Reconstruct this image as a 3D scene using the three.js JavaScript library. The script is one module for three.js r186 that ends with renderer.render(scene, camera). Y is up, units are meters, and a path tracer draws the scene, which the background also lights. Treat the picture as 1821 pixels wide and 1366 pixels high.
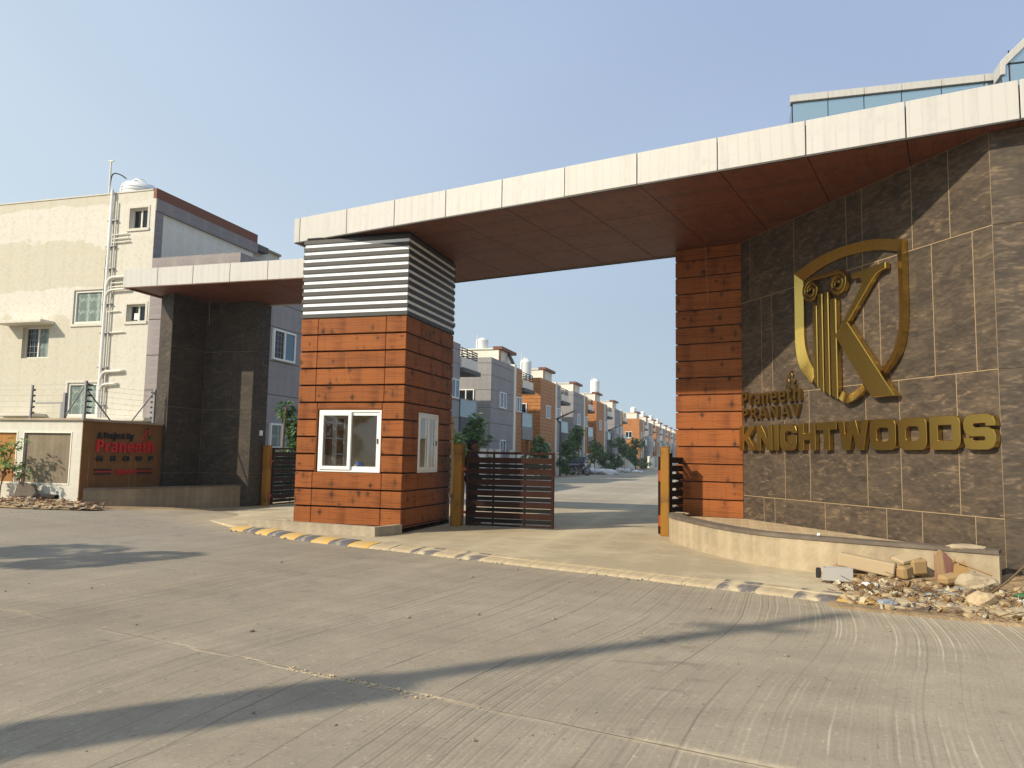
import * as THREE from 'three';
import { mergeGeometries } from 'three/addons/utils/BufferGeometryUtils.js';
import { FontLoader } from 'three/addons/loaders/FontLoader.js';
import { TextGeometry } from 'three/addons/geometries/TextGeometry.js';
import { MarchingCubes } from 'three/addons/objects/MarchingCubes.js';

// ---------------------------------------------------------------- camera, sky, sun, exposure
const scene = new THREE.Scene();
const V = (x, y, z) => new THREE.Vector3(x, y, z);
const camera = new THREE.PerspectiveCamera(53.16, 4 / 3, 0.1, 3000);
{
  const pt = 0.09395, ro = 0.01775, ya = 0.2893;
  const f0 = V(-Math.sin(ya), 0, -Math.cos(ya)), r0 = V(Math.cos(ya), 0, -Math.sin(ya)), u0 = V(0, 1, 0);
  const f = f0.clone().multiplyScalar(Math.cos(pt)).addScaledVector(u0, Math.sin(pt));
  const up = u0.clone().multiplyScalar(Math.cos(pt)).addScaledVector(f0, -Math.sin(pt));
  const r = r0.clone().multiplyScalar(Math.cos(ro)).addScaledVector(up, Math.sin(ro));
  const u = up.clone().multiplyScalar(Math.cos(ro)).addScaledVector(r0, -Math.sin(ro));
  camera.quaternion.setFromRotationMatrix(new THREE.Matrix4().makeBasis(r, u, f.negate()));
  camera.position.set(0, 1.6, 0);
}
scene.add(camera);
const SUN = V(-1.05, 1.0, 1.16).normalize();
const sun = new THREE.DirectionalLight(new THREE.Color(1.0, 0.88, 0.69), 5.0);
sun.position.copy(SUN).multiplyScalar(120).add(V(0, 0, -30));
sun.target.position.set(0, 0, -30);
sun.castShadow = true; sun.shadow.mapSize.set(4096, 4096); sun.shadow.radius = 1.6;
Object.assign(sun.shadow.camera, { left: -90, right: 90, top: 90, bottom: -90, near: 1, far: 320 });
scene.add(sun, sun.target);
{ // hazy late-afternoon sky: pale near the horizon, blue above, whiter on the sun's side
  const w = 1024, h = 512, d = new Float32Array(w * h * 4);
  const zen = [0.24, 0.34, 0.60], mid = [0.38, 0.485, 0.70], hor = [0.46, 0.59, 0.67], glow = [0.78, 0.92, 0.98];
  const sh = Math.hypot(SUN.x, SUN.z);
  for (let j = 0; j < h; j++) for (let i = 0; i < w; i++) {
    const el = ((j + 0.5) / h - 0.5) * Math.PI, az = ((i + 0.5) / w - 0.5) * 2 * Math.PI;
    const x = Math.cos(el) * Math.cos(az), y = Math.sin(el), z = Math.cos(el) * Math.sin(az);
    const e = Math.max(0, y), a = Math.min(1, e / 0.42), b = Math.min(1, Math.max(0, (e - 0.42) / 0.58));
    const near = 0.5 + 0.5 * (x * SUN.x + z * SUN.z) / (sh * Math.max(0.05, Math.cos(el)));
    const g = Math.pow(near, 1.35) * 1.9 * Math.exp(-e * 1.15), hz = 1 + 0.022 * (Math.sin(az * 7 + 9 * y + 2 * Math.sin(az * 3 + 5 * y)) * Math.sin(y * 23 + 3 * Math.sin(az * 5))), k = (j * w + i) * 4;
    for (let c = 0; c < 3; c++) {
      let s = hor[c] + (mid[c] - hor[c]) * Math.pow(a, 0.8); s += (zen[c] - s) * b;
      s += (glow[c] - s) * Math.min(1, g);
      if (y < 0) s *= 1 - Math.min(0.55, -y * 2);
      d[k + c] = s * hz;
    }
    d[k + 3] = 1;
  }
  const t = new THREE.DataTexture(d, w, h, THREE.RGBAFormat, THREE.FloatType);
  t.mapping = THREE.EquirectangularReflectionMapping; t.magFilter = t.minFilter = THREE.LinearFilter; t.needsUpdate = true;
  scene.background = t; scene.environment = t;
}
scene.fog = new THREE.FogExp2(new THREE.Color(0.62, 0.68, 0.74), 0.0006);
const renderer = new THREE.WebGLRenderer({ antialias: true });
renderer.toneMapping = THREE.LinearToneMapping; renderer.toneMappingExposure = 1.0;
renderer.shadowMap.enabled = true;
renderer.setSize(1024, 768);

// ---------------------------------------------------------------- helpers
function RNG(a) { return () => { a = (a + 0x6d2b79f5) | 0; let t = Math.imul(a ^ (a >>> 15), 1 | a); t = (t + Math.imul(t ^ (t >>> 7), 61 | t)) ^ t; return ((t ^ (t >>> 14)) >>> 0) / 4294967296; }; }
const rnd = RNG(7);
const clamp = (x, a = 0, b = 1) => Math.min(b, Math.max(a, x));
const sstep = (a, b, x) => { const t = clamp((x - a) / (b - a)); return t * t * (3 - 2 * t); };
const NS = 512, NT = (() => { // tileable fbm table, 0..1 around 0.5
  const lat = [], out = new Float32Array(NS * NS), r = RNG(99);
  for (let o = 0; o < 7; o++) { const n = 4 << o, a = new Float32Array(n * n); for (let i = 0; i < n * n; i++) a[i] = r(); lat.push([n, a]); }
  for (let y = 0; y < NS; y++) for (let x = 0; x < NS; x++) {
    let s = 0, amp = 1, tot = 0;
    for (const [n, a] of lat) {
      const fx = x / NS * n, fy = y / NS * n, ix = fx | 0, iy = fy | 0; let u = fx - ix, v = fy - iy; u = u * u * (3 - 2 * u); v = v * v * (3 - 2 * v);
      const x1 = (ix + 1) % n, y1 = (iy + 1) % n;
      s += amp * ((a[iy * n + ix] * (1 - u) + a[iy * n + x1] * u) * (1 - v) + (a[y1 * n + ix] * (1 - u) + a[y1 * n + x1] * u) * v);
      tot += amp; amp *= 0.6;
    }
    out[y * NS + x] = clamp(0.5 + (s / tot - 0.5) * 1.9);
  }
  return out;
})();
function fb(x, y) { // x, y in table periods
  x = (x - Math.floor(x)) * NS; y = (y - Math.floor(y)) * NS;
  const ix = x | 0, iy = y | 0, u = x - ix, v = y - iy, x0 = ix % NS, y0 = iy % NS, x1 = (ix + 1) % NS, y1 = (iy + 1) % NS;
  return (NT[y0 * NS + x0] * (1 - u) + NT[y0 * NS + x1] * u) * (1 - v) + (NT[y1 * NS + x0] * (1 - u) + NT[y1 * NS + x1] * u) * v;
}
function tex(w, h, fn, srgb = true) { // fn(u, v) -> r, g, b in 0..255
  const d = new Uint8Array(w * h * 4);
  for (let j = 0; j < h; j++) for (let i = 0; i < w; i++) {
    const c = fn((i + 0.5) / w, (j + 0.5) / h), k = (j * w + i) * 4;
    if (typeof c === 'number') d[k] = d[k + 1] = d[k + 2] = clamp(c, 0, 255); else { d[k] = clamp(c[0], 0, 255); d[k + 1] = clamp(c[1], 0, 255); d[k + 2] = clamp(c[2], 0, 255); }
    d[k + 3] = 255;
  }
  const t = new THREE.DataTexture(d, w, h, THREE.RGBAFormat);
  t.wrapS = t.wrapT = THREE.RepeatWrapping; t.magFilter = THREE.LinearFilter; t.minFilter = THREE.LinearMipmapLinearFilter; t.generateMipmaps = true;
  if (srgb) t.colorSpace = THREE.SRGBColorSpace;
  t.needsUpdate = true; return t;
}
const rep = (t, x, y = x) => { const c = t.clone(); c.repeat.set(x, y); c.needsUpdate = true; return c; };
const std = (o) => new THREE.MeshStandardMaterial({ roughness: 0.85, ...o });
const hex = (s) => new THREE.Color(s);
const mixc = (a, b, t) => [a[0] + (b[0] - a[0]) * t, a[1] + (b[1] - a[1]) * t, a[2] + (b[2] - a[2]) * t];

const used = {};
function numbered(n) { const k = used[n] = (used[n] ?? -1) + 1; return k ? n + '_' + String(k).padStart(3, '0') : n; }
function shadow(m) { m.castShadow = m.receiveShadow = true; return m; }
function thing(name, label, category, pos = [0, 0, 0], rotY = 0, group) {
  const o = new THREE.Group(); o.name = numbered(name); o.position.set(...pos); o.rotation.y = rotY;
  o.userData = { label, category }; if (group) o.userData.group = group; scene.add(o); return o;
}
function part(name, geo, mat, parent, label) {
  const m = shadow(new THREE.Mesh(geo, mat)); m.name = name; if (label) m.userData.label = label; parent.add(m); return m;
}
function single(name, geo, mat, label, category, group) {
  const m = shadow(new THREE.Mesh(geo, mat)); m.name = numbered(name); m.userData = { label, category }; if (group) m.userData.group = group; scene.add(m); return m;
}
function struct(name, geo, mat) { const m = shadow(new THREE.Mesh(geo, mat)); m.name = numbered(name); m.userData = { kind: 'structure', label: name.replace(/_/g, ' ') }; scene.add(m); return m; }
function stuff(m) { m.userData.kind = 'stuff'; return m; }
// geometry
function ni(g) { const n = g.index ? g.toNonIndexed() : g; for (const k of Object.keys(n.attributes)) if (!['position', 'normal', 'uv'].includes(k)) n.deleteAttribute(k); if (!n.attributes.uv) n.setAttribute('uv', new THREE.Float32BufferAttribute(new Float32Array(n.attributes.position.count * 2), 2)); n.morphAttributes = {}; n.clearGroups(); return n; }
const merge = (a) => mergeGeometries(a.map(ni));
const T = (g, x = 0, y = 0, z = 0, rx = 0, ry = 0, rz = 0) => { if (rx || ry || rz) g.applyMatrix4(new THREE.Matrix4().makeRotationFromEuler(new THREE.Euler(rx, ry, rz))); return g.translate(x, y, z); };
function boxUV(g, ou = 0, ov = 0, sc = 1) { // uv in metres by dominant axis of the normal
  const p = g.attributes.position, n = g.attributes.normal, uv = new Float32Array(p.count * 2);
  for (let i = 0; i < p.count; i++) {
    const ax = Math.abs(n.getX(i)), ay = Math.abs(n.getY(i)), az = Math.abs(n.getZ(i)); let a, b;
    if (ay > ax && ay > az) { a = p.getX(i); b = p.getZ(i); } else if (ax > az) { a = p.getZ(i); b = p.getY(i); } else { a = p.getX(i); b = p.getY(i); }
    uv[2 * i] = a * sc + ou; uv[2 * i + 1] = b * sc + ov;
  }
  g.setAttribute('uv', new THREE.BufferAttribute(uv, 2)); return g;
}
function cbox(w, h, d, c = 0.004) { // chamfered box, 44 triangles
  const H = [w / 2, h / 2, d / 2]; c = Math.min(c, H[0] * 0.9, H[1] * 0.9, H[2] * 0.9); const pos = [];
  const pt = (s, a) => s.map((q, i) => q * (H[i] - (i === a ? 0 : c)));
  const tri = (A, B, C) => { const n = V(B[0] - A[0], B[1] - A[1], B[2] - A[2]).cross(V(C[0] - A[0], C[1] - A[1], C[2] - A[2])); const o = (A[0] + B[0] + C[0]) * n.x + (A[1] + B[1] + C[1]) * n.y + (A[2] + B[2] + C[2]) * n.z; pos.push(...A, ...(o > 0 ? [...B, ...C] : [...C, ...B])); };
  const quad = (A, B, C, D) => { tri(A, B, C); tri(A, C, D); };
  for (let a = 0; a < 3; a++) { const b = (a + 1) % 3, e = (a + 2) % 3;
    for (const s of [-1, 1]) { const q = (u, v) => { const r = [0, 0, 0]; r[a] = s; r[b] = u; r[e] = v; return pt(r, a); }; quad(q(-1, -1), q(1, -1), q(1, 1), q(-1, 1)); }
    for (const s of [-1, 1]) for (const t of [-1, 1]) { const q = (ax, v) => { const r = [0, 0, 0]; r[a] = v; r[b] = s; r[e] = t; return pt(r, ax); }; quad(q(b, -1), q(b, 1), q(e, 1), q(e, -1)); }
  }
  for (const x of [-1, 1]) for (const y of [-1, 1]) for (const z of [-1, 1]) tri(pt([x, y, z], 0), pt([x, y, z], 1), pt([x, y, z], 2));
  const g = new THREE.BufferGeometry(); g.setAttribute('position', new THREE.Float32BufferAttribute(pos, 3)); g.computeVertexNormals(); return g;
}
// box from min corner to max corner
function bb(x0, y0, z0, x1, y1, z1, c = 0, o = null) {
  const w = x1 - x0, h = y1 - y0, d = z1 - z0, g = c ? cbox(w, h, d, c) : ni(new THREE.BoxGeometry(w, h, d));
  g.translate((x0 + x1) / 2, (y0 + y1) / 2, (z0 + z1) / 2);
  return boxUV(g, o ? o() * 7 : 0, o ? o() * 7 : 0);
}
function rod(a, b, r, seg = 8, r2 = r) { const A = V(...a), B = V(...b), d = B.clone().sub(A), g = new THREE.CylinderGeometry(r2, r, d.length(), seg); g.applyQuaternion(new THREE.Quaternion().setFromUnitVectors(V(0, 1, 0), d.clone().normalize())); const m = A.add(B).multiplyScalar(0.5); return g.translate(m.x, m.y, m.z); }
function tube(pts, r, n = 20, seg = 6) { return new THREE.TubeGeometry(new THREE.CatmullRomCurve3(pts.map((p) => V(...p))), n, r, seg); }
function shapeOf(pts, holes = []) { const s = new THREE.Shape(pts.map((p) => new THREE.Vector2(...p))); for (const h of holes) s.holes.push(new THREE.Path(h.map((p) => new THREE.Vector2(...p)))); return s; }
function ext(pts, depth, bevel = 0, holes = [], seg = 1) { const g = new THREE.ExtrudeGeometry(pts.getPoints ? pts : shapeOf(pts, holes), { depth: depth - 2 * bevel, bevelEnabled: bevel > 0, bevelThickness: bevel, bevelSize: bevel, bevelOffset: -bevel, bevelSegments: seg, curveSegments: 10 }); g.translate(0, 0, bevel); return boxUV(ni(g)); }
function plan(pts, y0, y1, holes = []) { // extruded ground plan, points [x, z]
  const g = new THREE.ExtrudeGeometry(shapeOf(pts.map(([x, z]) => [x, -z]), holes.map((h) => h.map(([x, z]) => [x, -z]))), { depth: y1 - y0, bevelEnabled: false }); g.rotateX(-Math.PI / 2); g.translate(0, y0, 0); return boxUV(ni(g));
}
function rock(r, seed, sx = 1, sy = 1, sz = 1, det = 2) { const g = ni(new THREE.IcosahedronGeometry(r, det)), p = g.attributes.position, R = RNG(seed), ox = R() * 5, oy = R() * 5; for (let i = 0; i < p.count; i++) { const v = V(p.getX(i), p.getY(i), p.getZ(i)), k = 0.55 + 0.9 * fb(v.x / r * 0.13 + ox + v.z / r * 0.07, v.y / r * 0.13 + oy - v.z / r * 0.09); p.setXYZ(i, v.x * k * sx, v.y * k * sy, v.z * k * sz); } g.computeVertexNormals(); return boxUV(g); }

// ---------------------------------------------------------------- materials
const h2 = (i, j) => { const q = Math.sin(i * 127.1 + j * 311.7 + 5.3) * 43758.5453; return q - Math.floor(q); };
function vn2(x, y) { const i = Math.floor(x), j = Math.floor(y); let u = x - i, v = y - j; u = u * u * (3 - 2 * u); v = v * v * (3 - 2 * v); return (h2(i, j) * (1 - u) + h2(i + 1, j) * u) * (1 - v) + (h2(i, j + 1) * (1 - u) + h2(i + 1, j + 1) * u) * v; }

const fineT = tex(512, 512, (u, v) => 255 * (0.55 * fb(u * 1, v * 1) + 0.45 * fb(u * 4, v * 4)), false);
const grainT = tex(512, 512, (u, v) => 255 * fb(u * 3, v * 3), false);
function woodTex(seed, base, dark, knotN) {
  const R = RNG(seed), W2 = 1024, H2 = 512, knots = [];
  for (let i = 0; i < knotN; i++) knots.push([R(), R(), 0.006 + R() * 0.009, 0.02 + R() * 0.06, 0.25 + R() * 0.5, R()]);
  return tex(W2, H2, (u, v) => {
    const g = fb(u * 1, v * 9), g2 = fb(u * 2 + 0.3, v * 22), lo = fb(u * 0.5 + 0.7, v * 2);
    let c = mixc(base, dark, clamp(0.2 + 0.7 * (g - 0.5) + 0.75 * (g2 - 0.5) + 0.55 * (lo - 0.45)));
    const wob = 0.5 * (fb(u * 4, v * 4) - 0.5);
    for (const [x, y, a, b, k, s] of knots) {
      let dx = Math.abs(u - x); dx = Math.min(dx, 1 - dx); let dy = Math.abs(v - y); dy = Math.min(dy, 1 - dy);
      if (dx > 0.09 || dy > 0.22) continue;
      const q = (dx / a) ** 2 + (dy / b) ** 2 + wob * 3, q2 = (dx / (a * 3.2)) ** 2 + (dy / (b * 0.45)) ** 2 + wob * 2;
      const m = clamp(k * (0.85 * Math.exp(-Math.max(0, q)) + 0.4 * Math.exp(-Math.max(0, q2))));
      c = mixc(c, [52, 34, 24], m);
    }
    const fl = fb(u * 6 + 0.2, v * 14 + 0.4); if (fl > 0.74) c = mixc(c, [80, 44, 26], (fl - 0.74) * 2.4);
    return c;
  });
}
const M = {};
const woodA = woodTex(3, [152, 89, 43], [90, 45, 22], 16), woodB = woodTex(11, [142, 82, 40], [82, 42, 20], 14);
const woodBump = tex(512, 256, (u, v) => 255 * (0.6 * fb(u, v * 12) + 0.4 * fb(u * 2, v * 24)), false);
// plank texture covers 2.2 m x 1.1 m
M.wood = [[woodA, 1], [woodB, 1], [woodA, 0.86], [woodB, 1.1]].map(([t, k]) => new THREE.MeshPhysicalMaterial({ map: rep(t, 1 / 2.2, 1 / 1.1), color: new THREE.Color().setScalar(k), bumpMap: rep(woodBump, 1 / 2.2, 1 / 1.1), bumpScale: 0.002, roughness: 0.6, specularIntensity: 0.35 }));
M.soffit = std({ map: rep(woodTex(21, [112, 64, 42], [66, 34, 22], 30), 1 / 2.4, 1 / 1.2), roughness: 0.55 });
M.gateWood = new THREE.MeshPhysicalMaterial({ specularIntensity: 0.3, map: rep(woodTex(33, [52, 27, 16], [33, 17, 11], 10), 1 / 2.4, 1 / 0.6), roughness: 0.6 });
M.gateDark = new THREE.MeshPhysicalMaterial({ color: 0x1a1614, roughness: 0.7, specularIntensity: 0.3 });
M.groove = std({ color: 0x2a1712, roughness: 0.9 });
const tileT = tex(1024, 1024, (u, v) => { // 4.2 m of cleft stone with short horizontal grain
  const a = fb(u * 1, v * 2), m = fb(u * 3 + 0.15, v * 4 + 0.65), x = u * 4.2, y = v * 4.2, warp = 0.5 * fb(u * 5, v * 5);
  const wr = (t, n) => ((t % n) + n) % n, gr = (cx, cy, o) => { const X = x / cx + warp, Y = y / cy + warp * 2, i = Math.floor(X), j = Math.floor(Y), nx = Math.round(4.2 / cx), ny = Math.round(4.2 / cy); let p = X - i, q = Y - j; p = p * p * (3 - 2 * p); q = q * q * (3 - 2 * q); const g = (ii, jj) => h2(wr(ii, nx) + o, wr(jj, ny)); return (g(i, j) * (1 - p) + g(i + 1, j) * p) * (1 - q) + (g(i, j + 1) * (1 - p) + g(i + 1, j + 1) * p) * q; };
  const b = gr(0.14, 0.05, 3), c = gr(0.06, 0.02, 31), d = gr(0.3, 0.2, 57);
  let k = mixc([56, 47, 38], [104, 88, 70], clamp(0.5 + 0.45 * (b - 0.5) + 0.5 * (c - 0.5) + 0.35 * (d - 0.5) + 0.3 * (a - 0.5)));
  const f = b * 0.5 + c * 0.5; if (f > 0.6) k = mixc(k, [134, 112, 88], clamp((f - 0.6) * 2.6) * clamp(m * 2.6 - 0.8));
  return k;
});
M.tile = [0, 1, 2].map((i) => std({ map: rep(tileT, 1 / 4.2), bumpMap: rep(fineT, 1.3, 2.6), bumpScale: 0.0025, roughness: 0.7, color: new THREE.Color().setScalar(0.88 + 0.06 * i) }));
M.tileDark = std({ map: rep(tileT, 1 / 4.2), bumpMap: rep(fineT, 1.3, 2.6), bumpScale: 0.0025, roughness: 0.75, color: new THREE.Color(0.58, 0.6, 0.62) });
M.grout = std({ color: 0xa58d6b, roughness: 0.9 });
const fasT = tex(1024, 512, (u, v) => { const s = fb(u * 16, v * 0.5), s2 = fb(u * 5 + 0.2, v * 0.6), k = 190 - 11 * clamp((s - 0.5) * 2) - 9 * clamp((s2 - 0.55) * 2) - 8 * clamp((fb(u * 2, v * 2) - 0.6) * 2); return [k, k * 0.985, k * 0.962]; });
M.fascia = std({ map: rep(fasT, 1 / 2.6, 1 / 1.3), roughness: 0.5, metalness: 0.0 });
M.fasciaB = M.fascia.clone(); M.fasciaB.color = new THREE.Color(0.94, 0.935, 0.92); M.fasciaC = M.fascia.clone(); M.fasciaC.color = new THREE.Color(0.97, 0.97, 0.975);
M.shadowGap = std({ color: 0x1d1815, roughness: 0.9 });
M.black = std({ color: 0x35322f, roughness: 0.5 });
M.whiteSlat = std({ color: 0xf7f8fa, roughness: 0.4 });
M.pvc = std({ color: 0xe8e8e6, roughness: 0.35 });
M.pvcDull = std({ color: 0xd6d3c8, roughness: 0.5 });
const concT = tex(1024, 1024, (u, v) => { const a = fb(u, v), b = fb(u * 4 + 0.2, v * 4), c = fb(u * 12, v * 12 + 0.3); const st = fb(u * 6, v * 0.7 + 0.4); return mixc([138, 126, 108], [186, 172, 148], clamp(0.5 * a + 0.25 * b + 0.25 * c + 0.25 * (st - 0.5))); });
M.conc = std({ map: rep(concT, 1 / 2.5), bumpMap: rep(fineT, 1.2), bumpScale: 0.006, roughness: 0.92 });
M.concLight = std({ map: rep(concT, 1 / 3), color: new THREE.Color(1.12, 1.08, 0.98), bumpMap: rep(fineT, 1.2), bumpScale: 0.006, roughness: 0.92 });
M.coping = std({ map: rep(concT, 1 / 1.7), color: new THREE.Color(0.42, 0.40, 0.42), roughness: 0.7 });
M.brass = std({ color: new THREE.Color(0.63, 0.43, 0.105), metalness: 1, roughness: 0.27, bumpMap: rep(tex(256, 256, (u, v) => 255 * fb(u * 2, v * 2), false), 1), bumpScale: 0.0006 });
M.brassDark = std({ color: new THREE.Color(0.34, 0.215, 0.06), metalness: 1, roughness: 0.4 });
M.brassLetter = std({ color: new THREE.Color(0.52, 0.34, 0.08), metalness: 1, roughness: 0.28 });
M.yellow = std({ map: rep(tex(256, 512, (u, v) => mixc([150, 104, 18], [106, 72, 18], clamp((fb(u * 2, v * 2) - 0.45) * 2) + 0.5 * sstep(0.15, 0.0, v))), 1, 0.5), roughness: 0.55 });
M.orangeMetal = std({ color: 0x9c4a28, roughness: 0.6 });
M.steel = std({ color: 0x8f9092, roughness: 0.45, metalness: 0.6 });
M.dark = std({ color: 0x1b1b1d, roughness: 0.6 });
M.stucco = std({ map: rep(tex(512, 512, (u, v) => { const a = fb(u, v), b = fb(u * 5, v * 5); return mixc([198, 193, 180], [214, 210, 200], clamp(0.5 * a + 0.5 * b)); }), 1 / 2), bumpMap: rep(grainT, 1.5), bumpScale: 0.004, roughness: 0.95 });
M.whiteWall = std({ map: rep(tex(256, 256, (u, v) => { const a = fb(u, v), b = fb(u * 5, v * 5); return mixc([220, 214, 198], [240, 236, 224], clamp(0.5 * a + 0.5 * b)); }), 1 / 3), roughness: 0.95 });
M.purple = std({ map: rep(tex(256, 256, (u, v) => mixc([138, 130, 130], [156, 148, 146], fb(u * 2, v * 6))), 1 / 2), roughness: 0.9, bumpMap: rep(grainT, 1.5), bumpScale: 0.003 });
M.greyWall = std({ map: rep(tex(256, 256, (u, v) => mixc([138, 135, 135], [160, 156, 155], 0.5 * fb(u, v) + 0.5 * fb(u * 6, v * 6))), 1 / 3), roughness: 0.9, bumpMap: rep(grainT, 1.2), bumpScale: 0.003 });
M.line = std({ color: 0x4b4a4c, roughness: 0.9 });
M.orange = std({ map: rep(woodTex(44, [180, 118, 56], [134, 80, 34], 6), 1 / 3, 1 / 1.4), roughness: 0.6 });
M.brownEave = std({ color: 0x7a4a32, roughness: 0.7 });
M.slabGrey = std({ color: 0x5d5c5d, roughness: 0.85 });
M.glassDark = std({ color: 0x14181b, roughness: 0.08, metalness: 0.0 });
M.glassBlue = std({ color: 0x57707f, roughness: 0.06, metalness: 0.35 });
M.glassSky = std({ color: new THREE.Color(0.34, 0.45, 0.53), roughness: 0.06, metalness: 0.75 });
M.frost = std({ map: rep(tex(256, 256, (u, v) => mixc([96, 112, 106], [150, 164, 156], clamp((fb(u * 3, v * 3) - 0.3) * 2.4))), 0.7), roughness: 0.35, bumpMap: rep(grainT, 3), bumpScale: 0.003 });
M.pane = new THREE.MeshPhysicalMaterial({ color: 0xffffff, transmission: 1, thickness: 0, roughness: 0.03, ior: 1.45 });
M.balcGlass = new THREE.MeshPhysicalMaterial({ color: 0xa9c6cc, transmission: 0.55, thickness: 0, roughness: 0.12 });
M.tank = std({ color: 0xe6e9e6, roughness: 0.35 });
M.brown = std({ map: tex(512, 512, (u, v) => { let c = mixc([130, 88, 42], [112, 74, 34], fb(u * 1.5, v * 1.5)); const s = fb(u * 14, v * 0.8); if (s > 0.66 && fb(u * 2, 0.4) > 0.52) c = mixc(c, [176, 136, 98], clamp((s - 0.66) * 3) * sstep(0.78, 0.5, v)); return mixc(c, [92, 62, 40], 0.5 * sstep(0.12, 0, v)); }), roughness: 0.85 });
M.soil = std({ map: rep(tex(512, 512, (u, v) => mixc([126, 104, 76], [186, 160, 122], clamp(0.5 * fb(u, v) + 0.5 * fb(u * 7, v * 7)))), 1 / 2), roughness: 1, bumpMap: rep(fineT, 2), bumpScale: 0.02 });
M.leaf = [0x54793a, 0x668c44, 0x4c743a, 0x88a44c].map((c) => new THREE.MeshPhysicalMaterial({ color: c, roughness: 0.6, transmission: 0.35, thickness: 0, side: THREE.DoubleSide }));
M.leafBrown = new THREE.MeshPhysicalMaterial({ color: 0x7d4f2e, roughness: 0.8, transmission: 0.2, thickness: 0, side: THREE.DoubleSide });
M.bark = std({ color: 0x6b5640, roughness: 0.95 });
M.bamboo = std({ color: 0xa17d52, roughness: 0.7 });
M.stoneBeige = std({ map: rep(concT, 1 / 0.8), color: new THREE.Color(1.38, 1.26, 1.06), bumpMap: rep(fineT, 3), bumpScale: 0.006, roughness: 0.95 });
M.stoneTan = std({ map: rep(concT, 1 / 0.6), color: new THREE.Color(1.1, 0.86, 0.52), bumpMap: rep(fineT, 3), bumpScale: 0.01, roughness: 0.95 });
M.red = std({ color: 0xc01f1c, roughness: 0.45 });

const DEG = Math.PI / 180;
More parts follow.
